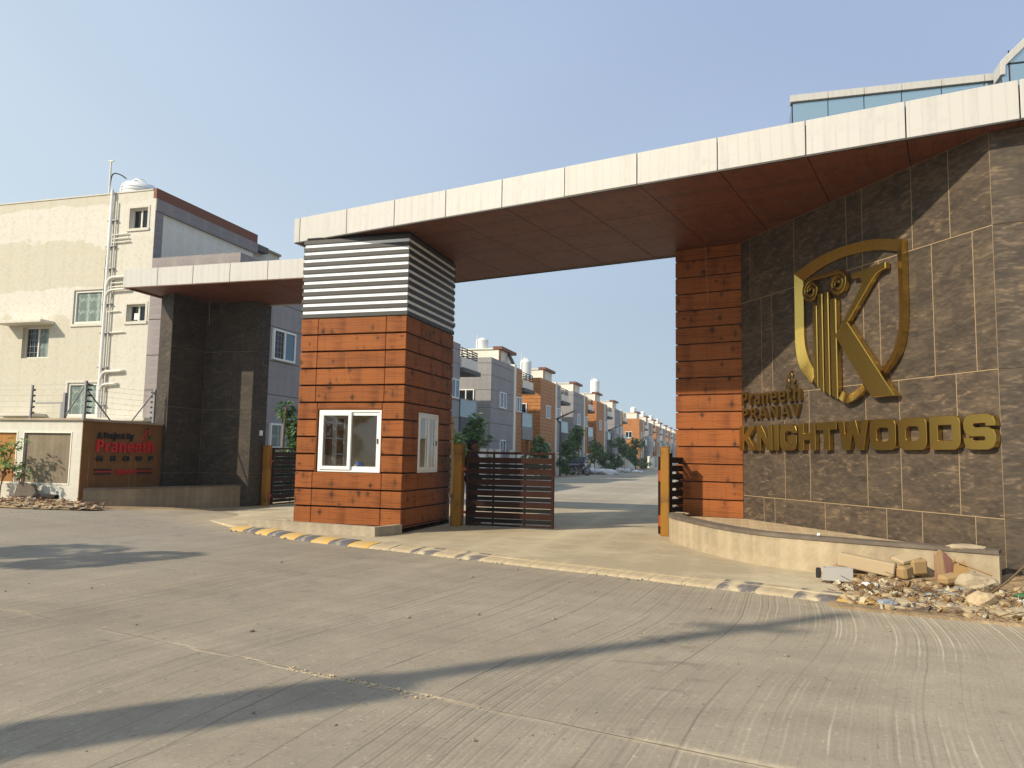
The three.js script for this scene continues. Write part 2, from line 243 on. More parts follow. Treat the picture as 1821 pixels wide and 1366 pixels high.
// ---------------------------------------------------------------- ground, road, forecourt, street
struct('ground', T(new THREE.CircleGeometry(1400, 64), 0, -0.06, -200, -Math.PI / 2), std({ map: rep(concT, 900), color: new THREE.Color(1.0, 0.93, 0.78), roughness: 1 }));
const rise = (x, z) => 0.22 * sstep(-9.8, -14.6, x) * sstep(-18.4, -15.2, z) * sstep(-6, -12.5, z);  // the road climbs a little to the left
function vn(x) { const i = Math.floor(x), f = x - i, h = (k) => { const q = Math.sin(k * 127.1 + 3.7) * 43758.5453; return q - Math.floor(q); }; const u = f * f * (3 - 2 * f); return h(i) * (1 - u) + h(i + 1) * u; }
const RA = 13 * DEG, rc = Math.cos(RA), rs = Math.sin(RA);
const roadXZ = (p, q) => [p * rc + q * rs, p * rs - q * rc];  // p along the road, q across it away from the viewer
function roadColour(x, z, p, q, fine) {
  const big = fb(x * 0.045 + 0.1, z * 0.045), md = fb(x * 0.17, z * 0.17 + 0.3), sm = fb(x * 0.9 + 0.2, z * 0.9);
  let k = 0.5 + 0.55 * (big - 0.5) + 0.4 * (md - 0.5) + 0.3 * (sm - 0.5);
  // streaks drawn out along the driving direction
  const st = fb(p * 0.05 + 0.4, q * 0.55), st2 = fb((p * 0.9 + q * 0.42) * 0.06, (q * 0.9 - p * 0.42) * 0.6 + 0.2);
  k += 0.35 * (st - 0.5) + 0.3 * (st2 - 0.5);
  k = 0.5 + (k - 0.5) * 0.8; let c = mixc([126, 115, 99], [186, 174, 151], clamp(k));
  c = mixc(c, [146, 142, 136], 0.75 * sstep(-7.5, -12, p) * sstep(4, 8, q) * (0.5 + 0.5 * md)); c = mixc(c, [156, 142, 121], 0.34);
  // tyre marks turning into the gate
  for (const [cx, cz, r, wd, am] of [[-11.5, -1.5, 9.6, 0.16, 0.5], [-11.5, -1.5, 11.2, 0.18, 0.42], [4.2, -2.0, 7.4, 0.15, 0.36], [4.2, -2.0, 8.9, 0.2, 0.4], [-16, 6, 15.6, 0.22, 0.35], [-16, 6, 17.1, 0.22, 0.35], [8, 2, 11.5, 0.3, 0.3]]) {
    const d = Math.abs(Math.hypot(x - cx, z - cz) - r) / (wd * 0.7); if (d < 3) c = mixc(c, [112, 104, 94], 0.32 * am * Math.exp(-d * d) * clamp(2.2 * vn2(x / 0.7 + r, z / 0.7) - 0.4) * (0.5 + 0.5 * vn2(x / 0.06, z / 0.06)));
  }
  const dust = sstep(9.2, 10.8, q + 0.12 * p + 0.5) * 0.6; if (dust > 0) c = mixc(c, [196, 176, 138], dust * clamp(0.3 + md));
  // broom lines across the slab, dust lying in the grooves
  const bend = 0.2 * Math.sin(q * 0.5 + p * 0.25 + 0.6) + 0.05 * Math.sin(q * 1.3 - p * 0.5) + 0.012 * (vn2(x / 0.3, z / 0.3) - 0.5), s = p + 0.12 * q + bend;
  const vis = clamp(2.4 * fb(x * 0.13 + 0.55, z * 0.13 + 0.15) - 0.45), run = clamp(2.4 * fb(s * 0.4, q * 0.1) - 0.7);
  const groove = (cell, wd, off) => { const t = s / cell + off, i = Math.floor(t), d = Math.abs(t - i - 0.5 - 0.5 * (h2(i, 3) - 0.5)) / wd; return d > 2.2 ? 0 : Math.exp(-d * d) * (0.25 + 0.75 * h2(i, 7)) * clamp(1.7 * vn2(i * 0.73, q / 0.9 + h2(i, 9) * 9) - 0.25); };
  c = mixc(c, [226, 213, 188], groove(0.046, 0.13, 0) * vis * sstep(-3.4, 0.0, p));
  c = mixc(c, [92, 84, 74], clamp(0.9 * groove(0.034, 0.15, 40) * clamp(run + 0.1) + 0.75 * groove(0.21, 0.035, 11)) * (1 - sstep(-2.8, 0.8, p) * 0.85));
  if (fine) {
    const g = vn2(x / 0.035, z / 0.035), g2 = vn2(x / 0.022 + 90, z / 0.022), g3 = vn2(x / 0.011, z / 0.011);
    c = mixc(c, [86, 79, 72], clamp((g - 0.9) * 9) * 0.6); c = mixc(c, [214, 203, 184], clamp((g2 - 0.86) * 6) * 0.5); c = mixc(c, [104, 96, 86], (g3 - 0.5) * 0.22 + 0.05);
    const bl = vn2(x / 0.16 + 7, z / 0.11) * fb(x * 0.21 + 0.37, z * 0.21 + 0.81); if (bl > 0.5) c = mixc(c, [98, 86, 78], clamp((bl - 0.56) * 5) * 0.3);
    // spilled mortar and dust along the joints
    const jq = Math.abs(q - 4.34 + 0.05 * (vn(p / 0.4) - 0.5)) / (0.016 + 0.075 * Math.max(0, vn(p / 0.7 + 3) - 0.3) * sstep(-4.2, -2, p)); if (jq < 3) c = mixc(c, [200, 183, 152], clamp(1.1 * Math.exp(-jq * jq)) * clamp(1.5 * vn(p / 0.5 + 20) + 0.05) * (0.35 + 0.65 * vn2(p / 0.05, q / 0.02)));
  }
  return c;
}
const roadBump = tex(1024, 1024, (u, v) => { const l = fb(u * 5, v * 0.25), g = fb(u * 6, v * 6), s = fb(u * 1, v * 1); return 255 * clamp(0.45 * l + 0.4 * g + 0.15 * s); }, false);
const road = new THREE.Group(); road.name = 'road'; road.userData = { kind: 'structure', label: 'road' }; scene.add(road);
function slab(p0, p1, q0, q1, w, h, fine, gl = 1, gr = 1) {
  const t = tex(w, h, (u, v) => { const p = p0 + (p1 - p0) * u, q = q0 + (q1 - q0) * v, [x, z] = roadXZ(p, q); return roadColour(x, z, p, q, fine); });
  t.wrapS = t.wrapT = THREE.ClampToEdgeWrapping;
  const cs = fine ? 0.12 : 0.6, nu = Math.max(2, Math.round((p1 - p0) / cs)), nv = Math.max(2, Math.round((q1 - q0) / cs)), g = new THREE.PlaneGeometry(1, 1, nu, nv), a = g.attributes.position, uv = g.attributes.uv;
  for (let i = 0; i < a.count; i++) {
    const u = uv.getX(i), v = uv.getY(i); let p = p0 + (p1 - p0) * u, q = q0 + (q1 - q0) * v;
    const e = Math.min(u, 1 - u) < 1e-4 ? 1 : 0, f = Math.min(v, 1 - v) < 1e-4 ? 1 : 0;
    if (fine) { if (e) p += (u < 0.5 ? gl : -gr) * (0.001 + 0.006 * Math.max(0, fb(q * 0.4 + p, 0.3) - 0.35)); if (f) q += (v < 0.5 ? 1 : -1) * (0.006 + 0.03 * Math.max(0, fb(p * 0.35, q * 0.2 + 0.1) - 0.5)); }
    const [x, z] = roadXZ(p, q); a.setXYZ(i, x, rise(x, z) + 0.006 * (fb(x * 0.07, z * 0.07) - 0.5) - (fine && (f || (e && (u < 0.5 ? gl : gr))) ? 0.003 : 0), z);
  }
  g.computeVertexNormals();
  const m = part('slab', g, std({ map: t, bumpMap: rep(roadBump, (p1 - p0) / 1.6, (q1 - q0) / 1.6), bumpScale: 0.0035, roughness: 0.9 }), road); m.castShadow = false; return m;
}
for (const [a, b, l, r] of [[-13.6, -10.32, 0, 1], [-10.32, -7.03, 1, 1], [-7.03, -3.74, 1, 1], [-3.74, -0.45, 1, 0], [-0.45, 2.85, 0, 0], [2.85, 6.15, 0, 0]]) slab(a, b, 4.34, 11.6, a < -8 ? 600 : 1000, a < -8 ? 800 : 1280, true, l, r);
for (const [a, b, l, r] of [[-9.1, -5.85, 0, 1], [-5.85, -3.74, 1, 1], [-3.74, 0.8, 1, 0], [0.8, 4.1, 0, 0]]) slab(a, b, 1.4, 4.34, a < -6 ? 500 : a > 0 ? 1000 : a > -5 ? 1400 : 700, 900, true, l, r);
struct('road_base', (() => { const P = [[-16, 0], [8, 0], [8, 11.5], [-13.5, 11.5], [-13.5, 4.6]].map(([p, q]) => roadXZ(p, q)); const g = new THREE.ShapeGeometry(shapeOf(P.map(([x, z]) => [x, -z]))); g.rotateX(-Math.PI / 2); return g.translate(0, -0.008, 0); })(), M.conc);
slab(-40, -13.6, 4.34, 15.5, 1024, 512, false); slab(-40, -9.1, -6, 4.34, 512, 256, false); slab(6.15, 40, 4.34, 11.6, 512, 256, false); slab(4.1, 40, -6, 4.34, 512, 256, false); slab(-9.1, 4.1, -6, 1.4, 512, 256, false);
{ // crumbled mortar along the long joint
  const gs = [], R = RNG(5);
  for (let i = 0; i < 900; i++) {
    const p = -7.2 + 11 * R(), q = 4.33 + (R() + R() + R() - 1.5) * 0.045; if (fb(p * 0.21, 0.4) < 0.4 + 0.25 * R()) continue;
    const [x, z] = roadXZ(p, q), s = 0.004 + 0.012 * R() * R(); gs.push(T(rock(s, i + 3, 1, 0.7, 1, 0), x, s * 0.15, z));
  }
  stuff(part('mortar_crumbs', merge(gs), std({ color: 0xcbb48e, roughness: 1 }), road));
  const gp = [];
  for (let i = 0; i < 240; i++) { const p = -10 + 17 * R(), q = 1 + 9.4 * R(), [x, z] = roadXZ(p, q), s = 0.004 + 0.02 * R() ** 4; gp.push(T(rock(s, i + 900, 1, 0.7, 1, 0), x, s * 0.3, z)); }
  for (let i = 0; i < 900; i++) { const t = R(), p = -12.8 + 12.4 * t, q = 11.0 - 1.25 * t - 0.02 - R() * R() * 0.35, [x, z] = roadXZ(p, q), s = 0.005 + 0.026 * R() ** 3 * (t < 0.4 ? 1.3 : 0.7); gp.push(T(rock(s, i + 1300, 1, 0.7, 1, 0), x, s * 0.3, z)); }
  stuff(part('loose_grit', merge(gp), std({ color: 0x8d8172, roughness: 1 }), road));
}
function paveTex(x0, z0, x1, z1, w, h, base, light, dark) { return tex(w, h, (u, v) => { const x = x0 + (x1 - x0) * u, z = z0 + (z1 - z0) * v; const a = fb(x * 0.06, z * 0.06), b = fb(x * 0.24 + 0.1, z * 0.24), c = fb(x * 1.1, z * 1.1); let k = mixc(dark, light, clamp(0.45 + 0.6 * (a - 0.5) + 0.6 * (b - 0.5) + 0.35 * (c - 0.5))); const g = fb(x * 3, z * 3); if (g > 0.72) k = mixc(k, dark, (g - 0.72) * 2); return k; }); }
function sheet(name, pts, y, x0, z0, x1, z1, t, o = {}) { // flat polygon with one texture spread over a rectangle
  const g = plan(pts, y - 0.07, y);
  const p = g.attributes.position, uv = g.attributes.uv; for (let i = 0; i < p.count; i++) uv.setXY(i, (p.getX(i) - x0) / (x1 - x0), (p.getZ(i) - z0) / (z1 - z0));
  const s = struct(name, g, std({ map: t, bumpMap: rep(roadBump, Math.abs(x1 - x0) / 1.8, Math.abs(z1 - z0) / 1.8), bumpScale: 0.004, roughness: 0.95, ...o })); s.castShadow = false; return s;
}
// front edge of the forecourt, where the painted kerb runs
const kerbLine = [[-10.0, -13.55], [-9.2, -13.2], [-8.2, -12.72], [-7.3, -12.36], [-6.1, -12.0], [-4.97, -11.66], [-3.7, -11.22], [-2.43, -10.82], [-1.4, -10.48], [-0.46, -10.14], [0.35, -9.86], [1.1, -9.58], [1.9, -9.3], [3, -8.98], [6, -8.1], [12, -6.4]];
sheet('forecourt', [...kerbLine.map(([x, z]) => [x, z - 0.3]), [12, -24], [-13.05, -24], [-13.05, -16.9], [-12.3, -15.5], [-11.2, -14.6]], 0.06, -18, -25, 12, -6, paveTex(-18, -25, 12, -6, 1536, 1024, null, [208, 193, 160], [162, 147, 120]));
{ // strip of dirt along the foot of the left walls
  const back = [[-60, -14.7], [-30, -14.7], [-20, -14.7], [-15.2, -14.7], [-14.75, -14.75], [-14.4, -15.3], [-14.05, -16.2], [-13.7, -17.3], [-13.3, -18.3], [-13.1, -19.2]], front = [[-60, -12], [-30, -13.2], [-20, -13.75], [-15.4, -14.1], [-14.2, -14.35], [-13.7, -14.9], [-13.2, -15.9], [-12.9, -16.9], [-12.75, -18], [-12.7, -19]];
  const pos = [], idx = [], K = 5; back.forEach((b, i) => { for (let j = 0; j <= K; j++) { const x = b[0] + (front[i][0] - b[0]) * j / K, z = b[1] + (front[i][1] - b[1]) * j / K; pos.push(x, Math.max(rise(x, z), z < -16 ? 0.06 : 0) + (j === K ? -0.01 : 0.025), z); } });
  for (let i = 0; i < back.length - 1; i++) for (let j = 0; j < K; j++) { const q = i * (K + 1) + j; idx.push(q, q + 1, q + K + 1, q + K + 1, q + 1, q + K + 2); }
  const g = new THREE.BufferGeometry(); g.setAttribute('position', new THREE.Float32BufferAttribute(pos, 3)); g.setIndex(idx); g.computeVertexNormals(); struct('dirt_verge', boxUV(ni(g)), M.soil);
}
sheet('street', [[-15.4, -24], [14, -24], [14, -420], [-15.4, -420]], 0.05, -16, -420, 14, -24, paveTex(-16, -420, 14, -24, 512, 2048, null, [184, 174, 154], [150, 140, 122]));
sheet('verge', [[-15.3, -34], [-13.1, -34], [-13.1, -330], [-15.3, -330]], 0.066, -16, -330, -13, -34, paveTex(-16, -330, -13, -34, 128, 1024, null, [178, 160, 130], [132, 116, 94]));

{ // painted kerb
  const k = thing('painted_kerb', 'low rounded road kerb painted in yellow and black blocks before the gate booth', 'kerb');
  const R = RNG(12), yel = std({ map: rep(tex(128, 128, (u, v) => mixc([196, 158, 86], [182, 160, 122], clamp((fb(u * 2, v * 2) - 0.4) * 2))), 0.7), roughness: 0.85 }), blk = std({ map: rep(tex(128, 128, (u, v) => mixc([92, 90, 92], [160, 148, 128], clamp((fb(u * 2, v * 2) - 0.45) * 2))), 0.7), roughness: 0.85 }), dst = std({ map: rep(concT, 0.5), color: new THREE.Color(1.2, 1.14, 1.0), roughness: 1 }), blkWorn = std({ map: rep(tex(128, 128, (u, v) => mixc([104, 98, 96], [186, 170, 138], clamp((fb(u * 2, v * 2) - 0.3) * 2.4))), 0.7), roughness: 0.9 });
  const cv = new THREE.CatmullRomCurve3(kerbLine.slice(0, 13).map(([x, z]) => V(x, 0, z))), L = cv.getLength(), n = Math.round(L / 0.47);
  const prof = [[0.0, -0.03], [0.03, 0.022], [0.09, 0.05], [0.18, 0.074], [0.28, 0.085], [0.38, 0.08], [0.47, 0.052]];
  for (let i = 0; i < n; i++) {
    const fl = i > 7 ? Math.max(0.45, 1 - 0.14 * (i - 7)) : 1, a = i / n, b = (i + 1) / n, S = 4, pos = [], idx = [], uv = [];
    for (let s = 0; s <= S; s++) { const t = a + (b - a) * (0.006 + 0.988 * s / S), P = cv.getPointAt(t), d = cv.getTangentAt(t); const nx = d.z, nz = -d.x, sg = nz < 0 ? 1 : -1; prof.forEach(([o, y], j) => { const wv = 0.03 * (fb(t * 3.1 + j * 0.1, 0.2) - 0.5); pos.push(P.x + nx * sg * (o + wv), (y < 0 ? y : 0.02 * (1 - fl) * (j > 1 ? 1 : 0) + y * (fl + (j > 4 ? (1 - fl) * 0.55 : 0))) * (0.86 + 0.28 * fb(t * 2.7, j * 0.09)), P.z + nz * sg * (o + wv)); uv.push(s / S * 0.5, j * 0.08); }); }
    const m = prof.length; for (let s = 0; s < S; s++) for (let j = 0; j < m - 1; j++) { const q = s * m + j; idx.push(q, q + m, q + 1, q + 1, q + m, q + m + 1); }
    const g = new THREE.BufferGeometry(); g.setAttribute('position', new THREE.Float32BufferAttribute(pos, 3)); g.setAttribute('uv', new THREE.Float32BufferAttribute(uv, 2)); g.setIndex(idx); g.computeVertexNormals();
    const worn = i > 8 && i < n - 5;
    let mat = i % 2 ? blk : yel; if (worn || i > n - 2 || i === n - 4) mat = dst; if (i === 11 || i === 13 || i === n - 3 || i === n - 5 || i === n - 1) mat = blkWorn; if (i === n - 2) mat = yel;
    part(mat === dst ? 'kerb_block' : mat !== yel ? 'black_block' : 'yellow_block', g, mat, k);
  }
}

// ---------------------------------------------------------------- gate canopies
const AA = 13.6 * DEG;
const SOF = 6.12;
{
  const c = thing('gate_canopy', 'long slanting entrance canopy with cream fascia panels and brown timber soffit over the gate', 'canopy', [-9.21, 0, -14.2], -AA);
  const L = 17.1, D = 4.74, sk = -0.55;
  const joints = [0, 0.17, 1.5, 2.75, 3.99, 5.24, 6.51, 7.84, 9.17, 10.48, 11.8, 13.13, 14.45, 15.77, L];
  part('core', plan([[0.04, -0.05], [L, -0.05], [L, -D + 0.05], [sk + 0.04, -D + 0.05]], SOF + 0.045, 6.585), M.shadowGap, c);
  for (let i = 0; i < joints.length - 1; i++) { const g = bb(joints[i] + 0.008, SOF - 0.01, -0.045, joints[i + 1] - 0.008, 6.64 + 0.006 * (rnd() - 0.5), 0, 0.004, rnd); g.translate(0, 0, 0.008 * (rnd() - 0.5)); part('fascia_panel', g, [M.fascia, M.fasciaB, M.fasciaC][Math.floor(rnd() * 3)], c); }
  { const n = 4, dx = sk / n; // left end and back fascia
    const g = bb(-0.02, SOF - 0.01, -Math.hypot(D, sk), 0.02, 6.64, -0.05, 0.004, rnd); g.rotateY(Math.atan2(-sk, D) * 1); part('end_fascia', g, M.fascia, c); }
  for (let x = sk; x < L; x += 1.28) part('back_fascia_panel', bb(x + 0.006, SOF - 0.01, -D - 0.0, Math.min(x + 1.274, L), 6.64, -D + 0.04, 0.003, rnd), M.fascia, c);
  part('drip_edge', merge([bb(0.02, SOF - 0.03, -0.05, L, SOF - 0.012, -0.008), bb(sk, SOF - 0.03, -D + 0.045, L, SOF - 0.012, -D + 0.06)]), M.black, c);
  const rows = [[-0.06, -1.62], [-1.62, -3.18], [-3.18, -D + 0.06]];
  for (const [za, zb] of rows) for (let i = 0; i < joints.length - 1; i++) {
    if (i === 0) continue;
    const x0 = i === 1 ? 0.06 : joints[i], x1 = joints[i + 1], s0 = i === 1 ? sk * -za / D : 0, s1 = i === 1 ? sk * -zb / D : 0;
    const g = plan([[x0 + s0 + 0.007, za - 0.007], [x1 - 0.007, za - 0.007], [x1 - 0.007, zb + 0.007], [x0 + s1 + 0.007, zb + 0.007]], SOF, SOF + 0.03);
    const uv = g.attributes.uv, ou = rnd() * 5, ov = rnd() * 5; for (let k = 0; k < uv.count; k++) { const a = uv.getX(k); uv.setXY(k, uv.getY(k) + ou, a + ov); }
    part('soffit_panel', g, M.soffit, c);
  }
}
{
  const c = thing('side_canopy', 'lower cream canopy with brown soffit over the tiled niche left of the booth', 'canopy', [-15.63, 0, -16.22]);
  const S2 = 5.875, joints = [0, 1.1, 2.2, 3.31, 4.41, 5.51, 6.8], L = 6.8, D = 2.99;
  part('core', bb(0.04, S2 + 0.04, -D + 0.04, L, S2 + 0.43, -0.05), M.shadowGap, c);
  for (let i = 0; i < joints.length - 1; i++) {
    part('fascia_panel', bb(joints[i] + 0.007, S2 - 0.01, -0.045, joints[i + 1] - 0.007, S2 + 0.47, 0, 0.004, rnd), M.fascia, c);
    for (const [a, b] of [[-0.06, -1.48], [-1.48, -D + 0.05]]) { const g = bb(joints[i] + (i ? 0.004 : 0.14), S2, b + 0.004, joints[i + 1] - 0.004, S2 + 0.03, a - 0.004, 0, rnd); part('soffit_panel', g, M.soffit, c); }
  }
  part('end_fascia', bb(-0.001, S2 - 0.01, -D, 0.04, S2 + 0.47, -0.05, 0.003, rnd), M.fascia, c);
  part('edge_trim', merge([bb(0.05, S2 - 0.035, -D + 0.02, 0.13, S2 + 0.02, -0.06), bb(0.02, S2 - 0.03, -0.05, L, S2 - 0.012, -0.01)]), M.soffit, c);
  part('back_fascia', bb(0.05, S2 - 0.02, -D - 0.03, L, S2 + 0.47, -D + 0.035, 0.003, rnd), M.fascia, c);
}

// ---------------------------------------------------------------- guard booth
{
  const b = thing('guard_booth', 'square gate booth clad in orange brown planks with striped louvre top and white sliding windows', 'booth', [-8.78, 0, -13.97]);
  const W = 2.40, D = 2.63, top = 4.39, pitch = 0.3514, th = 0.035, w0 = 0.45, w1 = 1.92, wt = 2.50, wb = 1.225, s0 = -0.72, s1 = -1.88;
  // hollow core walls with openings
  const wall = 0.14, i0 = th + 0.004;
  const core = [];
  core.push(bb(i0, 0.06, -i0 - wall, W - i0, wb, -i0), bb(i0, wt, -i0 - wall, W - i0, 6.1, -i0), bb(i0, wb, -i0 - wall, w0, wt, -i0), bb(w1, wb, -i0 - wall, W - i0, wt, -i0));
  core.push(bb(W - i0 - wall, 0.06, -D + i0, W - i0, wb, -i0 - wall), bb(W - i0 - wall, wt, -D + i0, W - i0, 6.1, -i0 - wall), bb(W - i0 - wall, wb, s0, W - i0, wt, -i0 - wall), bb(W - i0 - wall, wb, -D + i0, W - i0, wt, s1));
  core.push(bb(i0, 0.06, -D + i0, i0 + wall, wb, -i0 - wall), bb(i0, wt, -D + i0, i0 + wall, 6.1, -i0 - wall), bb(i0, wb, -0.75, i0 + wall, wt, -i0 - wall), bb(i0, wb, -D + i0, i0 + wall, wt, -1.9));
  core.push(bb(i0 + wall, 0.06, -D + i0, 0.9, 2.3, -D + i0 + wall), bb(1.7, 0.06, -D + i0, W - i0 - wall, 2.3, -D + i0 + wall), bb(i0 + wall, 2.3, -D + i0, W - i0 - wall, 6.1, -D + i0 + wall));
  core.push(bb(i0 + wall, 2.95, -D + i0 + wall, W - i0 - wall, 3.05, -i0 - wall), bb(i0 + wall, 0.06, -D + i0 + wall, W - i0 - wall, 0.1, -i0 - wall));
  part('wall', merge(core), std({ color: 0xd9cfbb, roughness: 0.95 }), b);
  // dark sheet behind the planks shows in the grooves
  const gv = [], gz0 = -th + 0.004;
  gv.push(bb(0.02, 0.06, -th, W - 0.02, wb, gz0 - 0.006), bb(0.02, wt, -th, W - 0.02, top, gz0 - 0.006), bb(0.02, wb, -th, w0, wt, gz0 - 0.006), bb(w1, wb, -th, W - 0.02, wt, gz0 - 0.006));
  const gx = W - th;
  gv.push(bb(gx, 0.06, -D + 0.02, gx + 0.002, wb, -0.04), bb(gx, wt, -D + 0.02, gx + 0.002, top, -0.04), bb(gx, wb, s0, gx + 0.002, wt, -0.04), bb(gx, wb, -D + 0.02, gx + 0.002, wt, s1));
  gv.push(bb(th - 0.002, 0.06, -D + 0.02, th, wb, -0.04), bb(th - 0.002, wt, -D + 0.02, th, top, -0.04));
  part('groove_backing', merge(gv), M.groove, b);
  const P = (x0, y0, z0, x1, y1, z1) => part('plank', bb(x0, y0, z0, x1, y1, z1, 0.01, rnd), M.wood[Math.floor(rnd() * 4)], b);
  for (let k = 0; k < 13; k++) {
    const yt = top - pitch * k - 0.014, yb = Math.max(0.055, top - pitch * (k + 1) + 0.014);
    if (yt < 0.1) continue;
    const fr = [0.0, 0.40, 1.95, W], row = (a, c, y0, y1) => P(a + 0.0025, y0, -th, c - 0.0025, y1, 0);
    const side = (a, c, y0, y1) => P(W - th, y0, c + 0.0025, W, y1, a - 0.0025);
    const inWin = yt > wb + 0.02 && yb < wt - 0.02;
    if (!inWin) { row(fr[0], fr[1], yb, yt); row(fr[1], fr[2], yb, yt); row(fr[2], fr[3], yb, yt); side(-th - 0.001, -0.74, yb, yt); side(-0.74, -1.94, yb, yt); side(-1.94, -D, yb, yt); }
    else {
      row(0, w0, yb, yt); row(w1, W, yb, yt); side(-th - 0.001, s0, yb, yt); side(s1, -D, yb, yt);
      if (yt > wt) { row(w0, w1, wt, yt); side(s0, s1, wt, yt); }
    }
    P(0, yb, -D, th, yt, -th - 0.001); P(th, yb, -D, W - th, yt, -D + th);   // left and back faces
  }
  { const yt = top - pitch * 12 - 0.011; for (const [a, c] of [[0.0, 0.4], [0.4, 1.95], [1.95, W]]) P(a + 0.0025, 0.055, -th, c - 0.0025, yt, 0); P(W - th, -0.0, -D, W, yt, -th - 0.001); }
  // reveals of the window openings
  part('window_reveal', merge([bb(w0 - 0.0, wb - 0.02, -0.13, w0 + 0.012, wt, -0.002), bb(w1 - 0.012, wb, -0.13, w1, wt, -0.002), bb(w0, wt - 0.012, -0.13, w1, wt, -0.004), bb(W - 0.13, wb, s0 - 0.012, W - 0.002, wt, s0), bb(W - 0.13, wb, s1, W - 0.002, wt, s1 + 0.012), bb(W - 0.13, wt - 0.012, s1, W - 0.004, wt, s0)]), M.wood[1], b);
  function slider(x0, x1, y0, y1, place, dark) { // sliding window in the x-y plane facing +z, sub-parts on the frame
    const f = 0.045, g = [], z = -0.03;
    g.push(bb(x0, y0, z - 0.06, x1, y0 + f, z + 0.012, 0.004), bb(x0, y1 - f, z - 0.06, x1, y1, z + 0.012, 0.004), bb(x0, y0 + f, z - 0.06, x0 + f, y1 - f, z + 0.012, 0.004), bb(x1 - f, y0 + f, z - 0.06, x1, y1 - f, z + 0.012, 0.004));
    const win = part('sliding_window', place(merge(g)), M.pvc, b);
    const mid = (x0 + x1) / 2;
    const sash = (a, c, zz, name) => { const s = 0.07; const q = [bb(a, y0 + f, zz - 0.03, c, y0 + f + s, zz, 0.004), bb(a, y1 - f - s, zz - 0.03, c, y1 - f, zz, 0.004), bb(a, y0 + f + s, zz - 0.03, a + s, y1 - f - s, zz, 0.004), bb(c - s, y0 + f + s, zz - 0.03, c, y1 - f - s, zz, 0.004)]; part('sash', place(merge(q)), M.pvc, win); part('pane', place(bb(a + s, y0 + f + s, zz - 0.017, c - s, y1 - f - s, zz - 0.013)), M.pane, win); };
    sash(x0 + f, mid + 0.04, 0.005, 0); sash(mid - 0.04, x1 - f, -0.04, 1);
    part('latch', place(bb(x1 - f - 0.05, (y0 + y1) / 2 - 0.05, -0.04, x1 - f - 0.03, (y0 + y1) / 2 + 0.05, -0.02)), M.dark, win);
  }
  slider(w0 + 0.05, w1 - 0.01, wb, wt - 0.02, (g) => g);
  const toSide = (g) => { const h = ni(g.clone()); h.rotateY(Math.PI / 2); h.translate(W, 0, 0); return h; };
  slider(-s0 + 0.0, -s1 - 0.0, wb, wt - 0.02, (g) => toSide(g));
  const toLeft = (g) => { const h = ni(g.clone()); h.rotateY(-Math.PI / 2); h.translate(0.1, 0, 0); return h; };
  slider(-1.9, -0.75, wb, wt, (g) => toLeft(g));
  const toBack = (g) => { const h = ni(g.clone()); h.translate(0, 0, -D + 0.12); return h; };
  { const d = part('door', toBack(merge([bb(0.9, 0.1, -0.03, 0.98, 2.3, 0.03, 0.004), bb(1.62, 0.1, -0.03, 1.7, 2.3, 0.03, 0.004), bb(0.98, 2.22, -0.03, 1.62, 2.3, 0.03, 0.004), bb(0.98, 1.0, -0.03, 1.62, 1.1, 0.03, 0.004), bb(0.98, 0.1, -0.02, 1.62, 1.0, 0.02, 0.004)])), M.pvc, b); part('pane', toBack(bb(0.98, 1.1, -0.005, 1.62, 2.22, 0.005)), M.pane, d); }
  // louvre bands: white boards set back, black battens proud
  const lp = (6.08 - top) / 10.72;
  for (let k = 0; k < 11; k++) {
    const y = top + 0.005 + k * lp, hb = lp * 0.54;
    const bat = (name, y0, y1, o, mat) => {
      part(name, merge([bb(-o, y0, -0.05, W + o, y1, o, 0.004, rnd)]), mat, b);
      part(name, bb(W - 0.05, y0, -D, W + o, y1, -0.0505, 0.004, rnd), mat, b);
      part(name, bb(-o, y0, -D, 0.05, y1, -0.0505, 0.004, rnd), mat, b);
    };
    bat('black_batten', y, y + hb, 0.012, M.black);
    if (k < 10) bat('white_board', y + hb, y + lp, -0.012, M.whiteSlat); else bat('black_band', y + hb, 6.12, -0.03, M.shadowGap);
  }
  part('flange_strip', merge([...Array(12)].map((_, k) => bb(W - 0.03, top - pitch * (k + 1) - 0.02, -D - 0.012, W - 0.004, top - pitch * (k + 1) + 0.02, -D + 0.0))), M.pvc, b);
  part('socket_box', bb(W - 0.0, 0.62, -D + 0.01, W + 0.05, 0.76, -D + 0.09, 0.006), M.pvc, b);
  part('loose_wire', tube([[0.98, 3.55, 0], [1.01, 3.42, 0.02], [1.0, 3.28, 0.03], [1.08, 3.12, 0.05], [1.02, 3.02, 0.07]].map(([x, y, z]) => [x + 0.1, y, z + 0.004]), 0.0032, 20, 5), M.bamboo, b);
  part('loose_wire', tube([[W + 0.003, 3.62, -1.35], [W + 0.03, 3.45, -1.36], [W + 0.04, 3.3, -1.4], [W + 0.1, 3.12, -1.48]], 0.0032, 16, 5), M.bamboo, b);
  // things standing inside are seen through the panes
  const ch = thing('blue_box', 'small blue box on the sill inside the booth window', 'box', [-7.46, wb + 0.05, -14.24]); part('carton', cbox(0.13, 0.16, 0.1, 0.006).translate(0, 0.08, 0), std({ color: 0x1d5fa6, roughness: 0.5 }), ch); part('lid_strip', bb(-0.1, 0, -0.03, -0.068, 0.1, 0.03), std({ color: 0xcbb23c }), ch);
}
